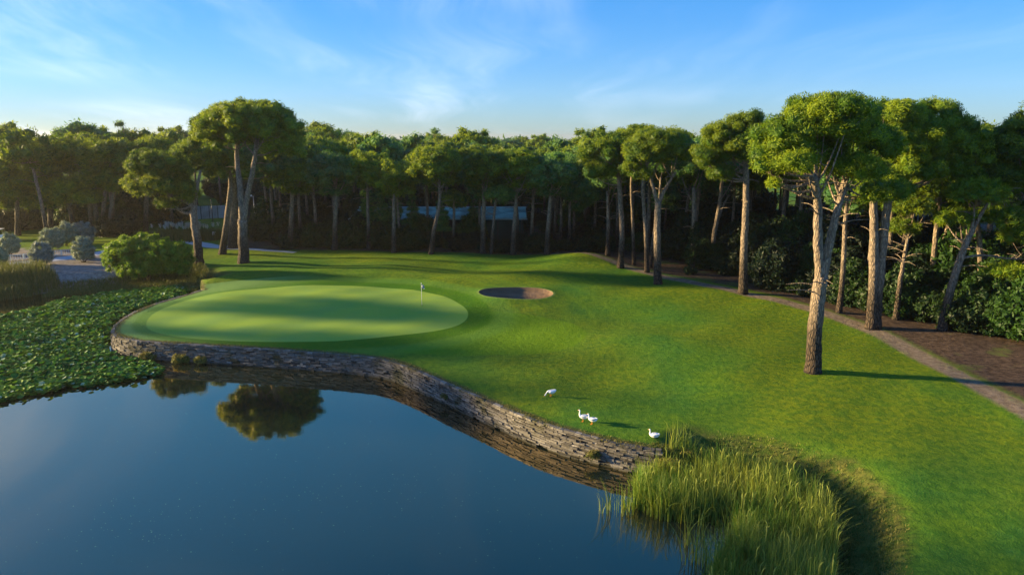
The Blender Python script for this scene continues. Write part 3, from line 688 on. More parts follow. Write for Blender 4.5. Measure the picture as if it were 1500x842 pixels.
protos = [generic(71, 16, 4.2, False), generic(72, 15, 3.6, False), generic(73, 17, 4.8, False), generic(74, 15.5, 4.0, True), generic(75, 16.5, 3.8, True), tall_conifer(76, 17)]
used = set(); placed = [np.array(o.location)[:2] for o in col.objects if o.name.startswith('pine_tree') and o not in protos]
def put(x, y, label, group, pick=None, s=None, zmax=None):
    k = pick if pick is not None else int(rng.choice(6, p=[.24, .2, .2, .14, .14, .08])); pr = protos[k]; s = s or rng.uniform(.9, 1.08)
    loc = (x, y, H(x, y)-.05); rz = rng.uniform(0, 6.28)
    if k not in used:
        used.add(k); pr.location = loc; pr.rotation_euler = (0, 0, rz); pr.scale = (s, s, s); tag(pr, label, 'tree', group)
    else: copy_thing(pr, loc, rz, s, label, group)
    placed.append(np.array([x, y]))
def scatter(poly, n, dmin, fn):
    poly = np.array(poly); lo, hi = poly.min(0), poly.max(0); c = 0; tries = 0
    while c < n and tries < n*60:
        tries += 1; p = rng.uniform(lo, hi)
        if not inside(p[None], poly)[0]: continue
        if placed and min(np.hypot(*(q-p)) for q in placed) < dmin: continue
        fn(*p); c += 1
    return c
BX0, BX1, BY0, BY1 = -25.0, 1.8, 107.0, 116.0     # the roofed stand among the trees
def notbuilding(x, y): return not (BX0-1.5 < x < BX1+1.5 and BY0-2 < y < BY1+1.5)
def wood(label, group, pick=None, s=None):
    def f(x, y):
        if notbuilding(x, y): put(x, y, label, group, pick, s() if s else None)
    return f
cnt = scatter([(-38, 101), (14, 97), (26, 86), (44, 100), (70, 146), (-20, 150), (-50, 140)], 118, 4.2, wood('round-crowned pine inside the wood behind the green', 'pines inside the wood behind the green'))
cnt2 = scatter([(24, 80), (34, 66), (44, 54), (58, 47), (95, 45), (110, 100), (80, 125), (50, 128), (40, 98)], 66, 4.6, wood('tall pine deep in the wood right of the dirt path', 'pines deep in the right-hand wood', None, lambda: rng.uniform(.95, 1.15)))
cnt3 = scatter([(-150, 150), (-72, 104), (-60, 118), (-66, 150), (-90, 190), (-160, 190)], 46, 5.2, wood('hazy pine in the wood on the far left', 'hazy pines of the far left wood', None, lambda: rng.uniform(.95, 1.22)))
cnt5 = scatter([(-98, 162), (-34, 156), (-25, 195), (-105, 208)], 24, 5.5, wood('pine behind the long fence beyond the forked pine', 'pines behind the long fence', None, lambda: rng.uniform(1.0, 1.2)))
cnt4 = scatter([(-230, 255), (170, 240), (200, 285), (-240, 300)], 24, 8, wood('distant pine across the far clearing', 'distant pines across the far clearing', None, lambda: rng.uniform(.95, 1.1)))
cnt6 = scatter([(-38, 102), (14, 99), (18, 106), (-40, 110)], 14, 2.8, lambda x, y: (y < BY0-2.2 or x > BX1+2 or x < BX0-2) and put(x, y, 'slim pine just behind the front row', 'slim pines behind the front row', 3+int(rng.integers(2)), rng.uniform(.84, .96)))
LY = [(-71, 56), (-80, 64), (-79, 75), (-74, 38)]  # unseen pines added left of the frame to shade the foreground
for x, y in LY: put(x+rng.uniform(-1.5, 1.5), y+rng.uniform(-1.5, 1.5), 'unseen pine added on the far left shore to cast shade', 'unseen pines added on the left shore for shade', None, rng.uniform(.9, 1.05))
print('TREES', cnt, cnt2, cnt3, cnt4)

r = np.random.default_rng(77); n = 620; x = r.uniform(-520, 430, n); y = 345+r.uniform(0, 40, n)-np.abs(x)*.05; z = r.uniform(3, 15.5, n); z[:300] = r.uniform(13, 15.5, 300)
fb = MB(); foliage(fb, np.column_stack([x, y, z]), r.uniform(3.2, 5.2, n), 40, 1.6, .9, r, .7)
tag(fb.obj('far_wood', M['pine_dark']), 'far-off belt of trees along the horizon', 'wood', kind='stuff')
# undergrowth
def bproto(seed, w, h, mat, **kw):
    r = np.random.default_rng(seed); lb = [((0, 0, h*.45), (w, w, h*.5))]
    for k in range(4):
        a = r.uniform(0, 6.28); lb.append(((math.cos(a)*w*.6, math.sin(a)*w*.6, h*r.uniform(.3, .6)), (w*.6, w*.6, h*.38)))
    return bush('shrub', (0, 0, 0), lb, 'x', cr=.45, nleaf=70, LN=.2, WD=.12, mat=mat, seed=seed, **kw)
bps = [bproto(1, 1.8, 2.6, 'shrub'), bproto(2, 1.4, 1.8, 'shrub'), bproto(3, 2.2, 3.6, 'shrub'), bproto(4, 1.6, 4.4, 'ivy')]
bused = set()
def putb(x, y, label, group, s, k=None):
    k = int(rng.integers(4)) if k is None else k; loc = (x, y, H(x, y)-.1); rz = rng.uniform(0, 6.28)
    if k not in bused:
        bused.add(k); p = bps[k]; p.location = loc; p.rotation_euler = (0, 0, rz); p.scale = (s,)*3; tag(p, label, 'shrub', group)
    else: copy_thing(bps[k], loc, rz, s, label, group)
REFS = [(357, 'the tall forked pine'), (425, 'the leftmost pine of the row'), (490, 'the dark feathery conifer'), (540, 'the pine at the left end of the teal roof'), (577, 'the straight pale pine before the roof'), (631, 'the right-leaning pine before the roof'),
        (707, 'the broad bright pine before the roof'), (751, 'the pine at the right end of the roof'), (801, 'the dark blue-green pine'), (909, 'the front left pine of the cluster'), (964, 'the forked pine on the lawn edge'), (1014, 'the ivy-clad pine'),
        (1088, 'the straight tall pine at the path bend'), (1191, 'the largest nearest pine'), (1229, 'the thin grey pine'), (1276, 'the double-trunked pine'), (1312, 'the slim bending pine'), (1379, 'the leaning pine with the bare branch'), (1480, 'the pine cut by the right edge')]
lab_used = set()
def shrub_label(x, y, fallback):
    p = np.array([x, y, 1.5]); X = 750+F*x/depth(p); k, nm = min(REFS, key=lambda q: abs(q[0]-X)); d = X-k
    sd_ = 'left' if d < 0 else 'right'
    for w in ([f'shrub at the foot of {nm}'] if abs(d) < 10 else [])+[f'shrub growing just {sd_} of {nm}', f'shrub a bit farther {sd_} of {nm}']:
        if w not in lab_used: lab_used.add(w); return w
    return fallback
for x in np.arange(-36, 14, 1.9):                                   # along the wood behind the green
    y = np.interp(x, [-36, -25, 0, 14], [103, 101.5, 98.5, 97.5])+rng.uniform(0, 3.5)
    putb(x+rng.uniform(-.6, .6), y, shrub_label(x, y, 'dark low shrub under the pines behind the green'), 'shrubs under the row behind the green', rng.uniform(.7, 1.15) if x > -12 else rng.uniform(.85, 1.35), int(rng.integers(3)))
edge_px = [(1030, 392), (1058, 400), (1110, 415), (1140, 422), (1168, 428), (1195, 434), (1222, 442), (1250, 448), (1290, 455), (1325, 462), (1350, 468), (1400, 476), (1425, 482), (1455, 488), (1490, 498), (1530, 505)]
for i, (x, y) in enumerate(edge_px):
    for k in range(3):
        p = gnd(x+rng.uniform(-12, 12), y-k*11); putb(p[0], p[1], shrub_label(p[0], p[1], 'dense dark shrub in the thicket right of the dirt path') if k == 0 else 'dense dark shrub in the thicket right of the dirt path', 'shrubs of the right-hand thicket', rng.uniform(.95, 1.4)*(1+.22*k), None)
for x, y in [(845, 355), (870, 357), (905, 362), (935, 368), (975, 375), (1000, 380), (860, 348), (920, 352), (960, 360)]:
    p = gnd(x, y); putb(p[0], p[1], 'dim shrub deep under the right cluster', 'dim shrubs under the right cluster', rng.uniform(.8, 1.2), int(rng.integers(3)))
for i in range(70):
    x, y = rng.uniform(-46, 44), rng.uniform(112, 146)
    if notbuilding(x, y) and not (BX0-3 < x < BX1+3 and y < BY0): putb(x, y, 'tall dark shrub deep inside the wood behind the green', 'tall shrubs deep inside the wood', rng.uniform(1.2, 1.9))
for i in range(40):
    t = rng.uniform(0, 1); x = 26+t*45+rng.uniform(-4, 4); y = 92-t*26+rng.uniform(0, 16)
    putb(x, y, 'tall dark shrub deep in the right-hand wood', 'tall shrubs deep in the right-hand wood', rng.uniform(1.3, 2.1))
for i in range(46):
    t = rng.uniform(); putb(-64-t*70, 112+t*48+rng.uniform(0, 22), 'tall dim shrub deep in the far left wood', 'tall shrubs deep in the far left wood', rng.uniform(1.2, 2.0))
for i in range(26):
    putb(rng.uniform(-100, -26), rng.uniform(165, 195), 'tall dark shrub behind the long fence', 'tall shrubs behind the long fence', rng.uniform(1.3, 2.2))
for x, y in [(20, 338), (50, 336), (85, 334), (165, 340), (185, 338), (195, 334), (380, 352), (405, 352), (440, 354), (455, 350), (368, 345), (-20, 340), (130, 334)]:
    p = gnd(x, y); putb(p[0], p[1], 'hazy shrub at the foot of the left-hand pines', 'shrubs at the foot of the left-hand pines', rng.uniform(.9, 1.3), int(rng.integers(3)))

for i in range(48):
    putb(rng.uniform(-62, 78), rng.uniform(148, 160), 'tall dark shrub closing the back of the wood', 'tall shrubs closing the back of the wood', rng.uniform(1.6, 2.6))
for x, y, s_ in [(540, 360, .62), (560, 361, .55), (578, 360, .58), (606, 361, .5), (648, 361, .46), (694, 361, .5)]:
    p = gnd(x, y); q = tuple(p[:2]); put(q[0], q[1], 'small dark conifer standing in front of the teal-roofed building', 'small conifers before the teal roof', 5, s_)
for x, y in [(552, 363), (566, 364), (603, 364), (617, 363), (688, 364), (528, 362)]:
    p = gnd(x, y); putb(p[0], p[1]+1.5, 'tall dark ivy-clad shrub hiding part of the teal-roofed building', 'tall shrubs before the teal roof', rng.uniform(.95, 1.3), 3)
# big green shrub by the inlet, and silver bushes on the gravel
def px_bush(base_px, lobes_px, label, dz=0, **kw):
    b = gnd(*base_px); lb = []
    for q in lobes_px:
        c = at_y(q[0], q[1], b[1]+(q[4] if len(q) > 4 else 0)); k = depth(c)/F; lb.append((c, (q[2]*k*.9, q[2]*k*.75, q[3]*k*.95)))
    return bush('shrub', b, lb, label, **kw)
px_bush((215, 404), [(190, 372, 38, 26), (235, 375, 42, 27), (255, 386, 30, 20), (170, 380, 24, 20), (215, 360, 28, 18, 1), (205, 392, 36, 14, -1), (262, 372, 22, 18)],
        'big bright green rounded shrub at the head of the inlet', mat='bright', cr=.5, nleaf=120, LN=.16, WD=.09, seed=1, group=None)
silver = [((60, 388), (60, 371, 17, 18), 'silver-grey bush in front of the white railing left of centre'), ((122, 384), (122, 365, 17, 18), 'silver-grey bush standing just left of the big green shrub'),
          ((76, 366), (76, 349, 18, 17), 'silver-grey bush behind the railing at the left of its row'), ((97, 360), (97, 342, 17, 17), 'silver-grey bush in the middle of the row behind the railing'),
          ((120, 358), (119, 342, 20, 17), 'bluish silver bush at the right end of the row behind the railing'), ((14, 374), (13, 357, 16, 17), 'silver-grey bush near the left edge above the path'),
          ((-6, 392), (-6, 374, 17, 20), 'silver-grey bush cut by the left edge')]
for i, (bp, q, lab) in enumerate(silver):
    px_bush(bp, [q, (q[0]-5, q[1]+6, q[2]*.75, q[3]*.6), (q[0]+5, q[1]+4, q[2]*.75, q[3]*.7)], lab, mat='olive', cr=.35, nleaf=90, LN=.17, WD=.06, seed=30+i, group='silver bushes on the gravel slope')

# ------------------------------------------------------------------ blades: reeds, rough grass, pampas
def blades(mb, P, hgt, wd, lean, r, segs=4, az=None, vb=None):
    n = len(P); az = r.uniform(0, 6.28, n) if az is None else az; fa = r.uniform(0, 6.28, n)
    d = np.stack([np.cos(az), np.sin(az), 0*az], 1); s = np.stack([np.cos(fa), np.sin(fa), 0*fa], 1)
    rows = []
    for k in range(segs+1):
        t = k/segs; c = P+np.array([0, 0, 1])*(hgt*(t-.28*lean*t**3))[:, None]+d*(hgt*lean*t**2.4)[:, None]
        ww = (wd*(1-.85*t**1.5))[:, None]*.5; rows.append(np.stack([c-s*ww, c+s*ww], 1))
    V = np.stack(rows, 1)                                            # n, segs+1, 2, 3
    q = []
    for k in range(segs): q.append([2*k, 2*k+1, 2*k+3, 2*k+2])
    Q = (np.array(q)[None]+(np.arange(n)*(2*(segs+1)))[:, None, None]).reshape(-1, 4)
    vb = r.uniform(0, 1, n) if vb is None else vb
    mb.add(V.reshape(-1, 3), quads=Q, a=np.repeat(np.clip(vb, 0, 1), 2*(segs+1)))
def inpoly(poly, n, r):
    poly = np.array(poly); lo, hi = poly.min(0), poly.max(0); out = []
    while sum(map(len, out)) < n:
        p = r.uniform(lo, hi, (n*2, 2)); out.append(p[inside(p, poly)])
    return np.vstack(out)[:n]
r = np.random.default_rng(8)
REED = np.array(pxs([(925, 740), (935, 705), (990, 688), (1060, 690), (1125, 700), (1175, 722), (1208, 755), (1224, 810), (1220, 880), (1200, 960), (1060, 960), (1030, 880), (1045, 835), (1085, 805), (1070, 775), (1010, 768), (960, 762)], 0))
P2 = inpoly(REED, 13000, r); f1 = np.sin(P2[:, 0]*1.7+1)*np.cos(P2[:, 1]*1.3)+.6*np.sin(P2[:, 0]*3.1+P2[:, 1]*2.3)
P2 = P2[f1+r.normal(0, .5, len(P2)) > -.62]
extra = []
for (x, y, n) in [(885, 750, 9), (898, 749, 5), (912, 752, 12), (1020, 822, 22), (1035, 828, 26), (1010, 800, 8), (925, 745, 40)]:
    c = at_z(x, y, 0)[:2]; extra.append(c+r.normal(0, .22, (n, 2)))
P2 = np.vstack([P2]+extra); n = len(P2); z0 = np.maximum(Hv(P2), -.15)
hv = r.uniform(1.35, 2.45, n)*(1+.12*np.sin(P2[:, 0]*.9+P2[:, 1]*.7)); hv *= np.interp(P2[:, 1], [27, 36], [1.0, .78]); hv[-40:] *= .7
big = .5+.35*np.sin(P2[:, 0]*.8+2)*np.cos(P2[:, 1]*.9)
mb = MB(); blades(mb, np.column_stack([P2, z0]), hv, r.uniform(.022, .048, n), np.abs(r.normal(.18, .20, n)), r, 5, vb=big+r.normal(0, .25, n))
k = r.choice(n, n//3, replace=False)                               # a few broken, strongly bent ones
blades(mb, np.column_stack([P2[k], z0[k]])+[.05, .05, 0], hv[k]*.85, r.uniform(.02, .04, len(k)), r.uniform(.3, .7, len(k)), r, 5, vb=r.uniform(.5, 1, len(k)))
k = r.choice(n, 170, replace=False)                                # pale seed heads
for i in k:
    hd = np.array([P2[i, 0], P2[i, 1], z0[i]+hv[i]*.97]); a_ = r.uniform(0, 6.28); dr = np.array([math.cos(a_), math.sin(a_), 0])
    mb.tube(np.array([hd-[0, 0, .5], hd, hd+dr*.05+[0, 0, .14], hd+dr*.12+[0, 0, .22]]), [.008, .018, .026, .006], 4, a=1.0, cap=False)
tag(mb.obj('reeds', M['reed']), 'tall green and straw reeds growing in the pond corner', 'reeds', kind='stuff')

def band(line, wlo, whi, n, r):
    line = np.asarray(line); seg = np.linalg.norm(np.diff(line, axis=0), axis=1); cs = np.concatenate([[0], np.cumsum(seg)]); u = r.uniform(0, cs[-1], n)
    x = np.interp(u, cs, line[:, 0]); y = np.interp(u, cs, line[:, 1]); i = np.clip(np.searchsorted(cs, u)-1, 0, len(line)-2)
    T = nrm(np.diff(line, axis=0))[i]; o = r.uniform(wlo, whi, n); return np.column_stack([x-T[:, 1]*o, y+T[:, 0]*o])
mb = MB()
Pb = band(BANK_R, -.4, 2.3, 24000, r); Pb = Pb[r.uniform(size=len(Pb)) > smooth(dist(Pb, BANK_R)/2.4)*.85]; Pb = np.vstack([Pb, band(chaikin(pxs([(955, 659), (1015, 661), (1060, 664), (1130, 672)], 1.3)), -.6, .5, 3000, r)])
keep = np.sin(Pb[:, 0]*1.1+np.sin(Pb[:, 1]*.7)*2)*np.sin(Pb[:, 1]*1.3+1)*.6+r.normal(0, .6, len(Pb)) > -.5; Pb = Pb[keep]
zb = Hv(Pb); Pb = Pb[zb > -.3]; zb = zb[zb > -.3]
blades(mb, np.column_stack([Pb, zb-.02]), r.uniform(.06, .30, len(Pb))*(1.15-.6*smooth(dist(Pb, BANK_R)/2.2)), r.uniform(.02, .05, len(Pb)), r.uniform(.1, .8, len(Pb)), r, 3, vb=.38+.3*np.sin(Pb[:, 0]*1.1+Pb[:, 1])+r.normal(0, .2, len(Pb)))
Pw = band(WALL[6:], -.34, .34, 16000, r); Pw = Pw[(np.sin(Pw[:, 0]*1.3)+np.sin(Pw[:, 0]*.37+Pw[:, 1])*.8+r.normal(0, .6, len(Pw))) > -.2]
blades(mb, np.column_stack([Pw, np.full(len(Pw), 1.42)]), r.uniform(.06, .24, len(Pw)), r.uniform(.02, .05, len(Pw)), r.uniform(.3, .9, len(Pw)), r, 3, vb=r.uniform(.2, 1, len(Pw)))
tag(mb.obj('rough_grass', M['rough']), 'brown and yellow rough grass fringing the pond edge', 'grass', kind='stuff')
mb = MB()
Pl = inpoly(pxs([(-120, 446), (-120, 425), (0, 411), (60, 410), (90, 420), (40, 432), (0, 438)], .3), 9000, r)
blades(mb, np.column_stack([Pl, np.maximum(Hv(Pl), 0)-.02]), r.uniform(.8, 1.9, len(Pl)), r.uniform(.04, .08, len(Pl)), r.uniform(.05, .4, len(Pl)), r, 3)
Pl = inpoly(pxs([(60, 430), (80, 418), (150, 412), (210, 406), (300, 400), (315, 412), (290, 424), (240, 416), (150, 424)], .5), 12000, r)
blades(mb, np.column_stack([Pl, np.maximum(Hv(Pl), 0)-.02]), r.uniform(.2, .7, len(Pl)), r.uniform(.04, .08, len(Pl)), r.uniform(.1, .7, len(Pl)), r, 3)
tag(mb.obj('bank_grass', M['bank']), 'olive green grass growing on the far bank of the inlet', 'grass', kind='stuff')

def pampas(base_px, wpx, hpx, label, seed, plumes):
    r = np.random.default_rng(seed); b = gnd(*base_px); k = depth(b)/F; W_, H_ = wpx*k/2, hpx*k
    root = empty('pampas_grass', b); tag(root, label, 'grass clump', 'pampas grass clumps by the path')
    n = int(900*wpx/30); P = np.column_stack([b[0]+r.uniform(-W_, W_, n), b[1]+r.normal(0, .9, n), np.full(n, b[2]-.05)])
    mb = MB(); blades(mb, P, H_*.8*r.uniform(.6, 1.1, n), r.uniform(.05, .1, n), r.uniform(.1, .55, n), r, 4); mb.obj('foliage', M['bank'], root, False, b)
    mb = MB(); n = plumes; C = np.column_stack([b[0]+r.uniform(-W_, W_, n), b[1]+r.normal(0, .7, n), b[2]+H_*r.uniform(.8, 1.05, n)])
    for c in C:
        q = curve([c-[0, 0, .35], c, c+[r.uniform(-.25, .25), 0, .35]], 3); mb.tube(q, np.array([.03, .07, .11, .12, .09, .05, .02])[:len(q)], 6)
        foliage(mb, c[None]+[0, 0, .05], np.array([.2]), 40, .22, .04, r, 1.6, core=0)
    mb.obj('plume', M['plume'], root, False, b)
pampas((262, 352), 70, 24, 'long clump of pampas grass behind the footpath left of the pines', 1, 46)
pampas((300, 350), 46, 22, 'pampas grass clump behind the small white sign', 2, 16)
pampas((398, 345), 36, 34, 'pampas grass with white plumes right of the tall forked pine', 3, 60)

# lily pads
r = np.random.default_rng(3)
PADS = np.array(pxs([(-330, 560), (-330, 500), (-150, 492), (0, 466), (70, 447), (100, 439), (150, 431), (225, 423), (262, 420), (292, 424), (268, 434), (235, 443), (200, 455), (178, 467), (163, 480), (160, 500), (172, 520), (215, 530), (240, 541), (236, 550), (205, 556), (110, 571), (0, 590), (-160, 612), (-330, 640)], 0))
PADS[:, :] = PADS
pp = inpoly(PADS, 85000, r); d = dist(pp, PADS, True); pp = pp[(d+.8*np.sin(pp[:, 0]*1.9)*np.sin(pp[:, 1]*1.7)+r.normal(0, .3, len(pp))) > .25]; pp = pp[inside(pp, SHORE) & (dist(pp, WALL) > .75)]
vis = (pp[:, 0]/np.maximum(pp[:, 1], 1) > -.85); pp = pp[vis]; n = len(pp)
rad = r.uniform(.08, .21, n)*r.choice([1, 1, 1, 1.35], n); zc = np.abs(r.normal(.0, .13, n))+.02+.10*np.clip(np.sin(pp[:, 0]*.9)*np.cos(pp[:, 1]*.8), 0, 1); th = np.linspace(0, 2*np.pi, 7)[:-1]
nv = nrm(np.stack([r.normal(0, .33, n), r.normal(0, .33, n), np.ones(n)], 1)); U = nrm(np.cross(nv, rdirs(n, r))); Wv = np.cross(nv, U)
c = np.column_stack([pp, zc]); ring = c[:, None]+rad[:, None, None]*(np.cos(th)[None, :, None]*U[:, None]+np.sin(th)[None, :, None]*Wv[:, None])+nv[:, None]*(rad*r.uniform(.05, .35, n))[:, None, None]
ring[..., 2] = np.maximum(ring[..., 2], .012)
V = np.concatenate([c[:, None], ring], 1); T = np.array([(0, i+1, (i+1) % 6+1) for i in range(6)]); Tt = (T[None]+(np.arange(n)*7)[:, None, None]).reshape(-1, 3)
yel = .38+.3*np.sin(pp[:, 0]*.35+1)*np.cos(pp[:, 1]*.5+2)+r.normal(0, .22, n)
mb = MB(); mb.add(V.reshape(-1, 3), tris=Tt, a=np.repeat(np.where(r.uniform(size=n) < .035, 1.4, np.clip(yel, 0, 1)), 7))  # a few pads made pale: light rims and painted glints
tag(mb.obj('water_lilies', M['pad']), 'dense mat of green lily pads covering the left of the pond', 'lily pads', kind='stuff')

# drifting leaf specks on the water
mb = MB()
for cx, cy_, sx, sy, n in [(250, 765, 3.2, 1.6, 160), (560, 718, 3.6, 1.5, 130), (430, 640, 6, 2, 60), (750, 800, 5, 2, 60), (330, 600, 4, 1.2, 50)]:
    c = at_z(cx, cy_, 0)
    for k in range(n):
        a = r.uniform(0, 6.28, 3); q = np.array([c[0]+r.normal(0, sx), c[1]+r.normal(0, sy), .008]); s_ = r.uniform(.012, .04); th = np.sort(r.uniform(0, 6.28, 5))
        if inside(q[None, :2], SHORE)[0]: mb.add(np.vstack([q, q+np.column_stack([np.cos(th)*s_, np.sin(th)*s_*.6, np.zeros(5)])]), tris=[(0, i+1, (i+1) % 5+1) for i in range(5)], a=r.uniform(.3, 1))
tag(mb.obj('floating_leaves', M['bank']), 'tiny leaf specks drifting on the open water', 'floating leaves', kind='stuff')

# ------------------------------------------------------------------ stone wall along the pond
def stone_mat():
    m, nt, b, _ = newmat('dry_stone')
    geo = N(nt, 'ShaderNodeNewGeometry'); P = geo.outputs['Position']; n = noise(nt, P, 6, 5, .65); nb = noise(nt, P, .7, 4); v = attr(nt)
    c = mixc(nt, v, (.055, .050, .042), (.31, .285, .25))
    c = mixc(nt, math_(nt, 'MULTIPLY', ramp(nt, n, .3, .75), .55), c, (.055, .045, .035))
    c = mixc(nt, math_(nt, 'MULTIPLY', ramp(nt, nb, .52, .68), .75), c, (.055, .055, .020))
    se = N(nt, 'ShaderNodeSeparateXYZ'); L(nt, P, se.inputs[0])
    c = mixc(nt, math_(nt, 'MULTIPLY', ramp(nt, math_(nt, 'MULTIPLY_ADD', n, .25, se.outputs[2]), .38, .10), .8), c, (.030, .030, .015))
    L(nt, c, b.inputs['Base Color']); b.inputs['Roughness'].default_value = .9; bump(nt, b, n, .7, .05); return m
M['stone'] = stone_mat()
def wall():
    r = np.random.default_rng(21); mb = MB(); line = np.vstack([WALL]); seg = np.linalg.norm(np.diff(line, axis=0), axis=1); cs = np.concatenate([[0], np.cumsum(seg)])
    Tn = nrm(np.gradient(line, axis=0)); No = np.stack([Tn[:, 1], -Tn[:, 0]], 1)
    m_ = len(line)//2
    if not inside((line[m_]+No[m_]*.5)[None], SHORE)[0]: No = -No
    def at(u, o): return np.array([np.interp(u, cs, line[:, 0])+np.interp(u, cs, No[:, 0])*o, np.interp(u, cs, line[:, 1])+np.interp(u, cs, No[:, 1])*o])
    # backing
    cs_end = cs[-1]-1.6; us = np.linspace(0, cs_end, 180); V = []
    for u in us:
        for o, z in ((-.06, 1.44), (.14, 1.44), (.22, -.5)): p = at(u, o); V.append((p[0], p[1], z))
    q = [(3*i+j, 3*i+j+1, 3*i+j+4, 3*i+j+3) for i in range(len(us)-1) for j in (0, 1)]; mb.add(V, q, a=0.0)
    z = -.15
    while z < 1.40:
        h = r.uniform(.075, .16); u = r.uniform(0, .4); o = .20+.12*(1-(z/1.45))
        while u < cs_end-.2-1.5*(z/1.4)*0:
            l = r.uniform(.22, .85); p = at(u+l/2, o-.02+r.normal(0, .035)); p1 = at(min(u+l, cs[-1]), o); p0 = at(u, o)
            rz = math.atan2(p1[1]-p0[1], p1[0]-p0[0])
            if r.uniform() > .04: mb.box((p[0], p[1], z+h/2), (l*.95, r.uniform(.2, .30), h*r.uniform(.78, .97)), rz+r.normal(0, .04), a=np.clip(r.normal(.45, .27), 0, 1), jit=.018)
            u += l
        z += h
    u = 0
    while u < cs_end-.5:                                             # flat coping stones, slightly proud and irregular
        l = r.uniform(.35, .9); p = at(u+l/2, .16+r.normal(0, .02)); p1 = at(min(u+l, cs[-1]), .2); p0 = at(u, .2)
        if r.uniform() > .15 and u > 24: mb.box((p[0], p[1], 1.43+r.normal(0, .015)), (l*.96, .32, .08), math.atan2(p1[1]-p0[1], p1[0]-p0[0]), a=np.clip(r.normal(.4, .2), 0, 1), jit=.02)
        u += l
    o = mb.obj('stone_wall', M['stone']); tag(o, 'long weathered dry-stone retaining wall curving along the pond', 'wall')
    return at, cs[-1]
WAT, WLEN = wall()
def near_u(px, py):
    p = at_z(px, py, .7)[:2]; us = np.linspace(0, WLEN, 600); return us[np.argmin([np.hypot(*(WAT(u, .3)-p)) for u in us])]
for i, (px, py, s, lab) in enumerate([(205, 520, .55, 'brown bush hanging at the left foot of the stone wall'), (245, 528, .6, 'brown bush at the wall foot beside the tip of the lily mat'), (275, 530, .45, 'low dark bush at the water line under the putting green wall'),
                                      (664, 575, .28, 'small dark tuft growing from a gap in the middle of the wall'), (877, 655, .33, 'small green-brown plant growing on the wall face below the geese'), (985, 672, .6, 'dark bush where the stone wall meets the reeds')]):
    u = near_u(px, py); p = WAT(u, .55); z = .15 if i < 3 else .6
    if i in (3, 4): z = .5
    b = np.array([p[0], p[1], z]); bush('wall_plant', b, [(b+[0, 0, .15], (s*1.5, s*.6, s*.6))], lab, 'plant', 'plants on the stone wall', cr=.18, nleaf=70, LN=.13, WD=.04, mat='rough', seed=60+i, stem=False)

# ------------------------------------------------------------------ geese
def goose(px, py, face, pose, label):
    b = gnd(px, py); root = empty('goose', b, face); root.scale = (.76, .76, .76); tag(root, label, 'goose', 'white geese on the lawn by the wall')
    if pose == 'sit': z0 = .17
    else: z0 = .40
    body = [(-.46, 0, z0+.12), (-.38, 0, z0+.07), (-.25, 0, z0+.01), (-.08, 0, z0-.02), (.08, 0, z0), (.20, 0, z0+.04)]; rad = [.02, .075, .145, .175, .165, .115]
    if pose == 'graze': neck = [(.30, 0, z0+.02), (.38, 0, z0-.08), (.45, 0, z0-.20), (.50, 0, z0-.27), (.55, 0, z0-.31)]
    elif pose == 'mid': neck = [(.26, 0, z0+.13), (.27, 0, z0+.22), (.28, 0, z0+.31), (.31, 0, z0+.36), (.37, 0, z0+.36)]
    elif pose == 'sit': neck = [(.25, 0, z0+.13), (.25, 0, z0+.23), (.25, 0, z0+.34), (.28, 0, z0+.39), (.34, 0, z0+.39)]
    else: neck = [(.27, 0, z0+.15), (.28, 0, z0+.29), (.26, 0, z0+.44), (.29, 0, z0+.50), (.36, 0, z0+.50)]
    rad += [.07, .045, .042, .055, .035]; pts = np.array(body+neck); p = curve(pts, 4); rr = np.interp(np.linspace(0, len(rad)-1, len(p)), range(len(rad)), rad)
    mb = MB(); mb.tube(p, rr, 14); mb.obj('body', M['white'], root, True)
    h = pts[-1]; d = nrm(pts[-1]-pts[-2]); mb = MB(); mb.tube(np.array([h, h+d*.05, h+d*.09]), [.03, .022, .008], 8); mb.obj('beak', M['orange'], root, True)
    for s in (-1, 1):
        mb = MB(); q = np.array([(-.44, s*.03, z0+.16), (-.30, s*.11, z0+.12), (-.10, s*.165, z0+.06), (.08, s*.15, z0+.05), (.15, s*.10, z0+.06)])
        mb.tube(curve(q, 3), np.interp(np.linspace(0, 4, 13), range(5), [.012, .05, .085, .075, .03]), 8); mb.obj('wing', M['grey_feathers' if pose in ('up', 'mid') else 'white'], root, True)
        if pose != 'sit':
            mb = MB(); mb.tube(np.array([(-.02, s*.08, z0-.12), (0, s*.08, .14), (-.01, s*.08, .02)]), [.03, .014, .014], 6); mb.box((.04, s*.08, .012), (.12, .07, .02)); mb.obj('leg', M['orange'], root)
goose(807, 580, R(188), 'graze', 'white goose grazing head down, leftmost of the four')
goose(854, 617, R(165), 'up', 'tall goose standing with its neck stretched up near the wall')
goose(867, 621, R(150), 'mid', 'grey-backed goose standing right behind the tall one')
goose(957, 640, R(160), 'sit', 'white goose sitting alone at the edge above the reeds')

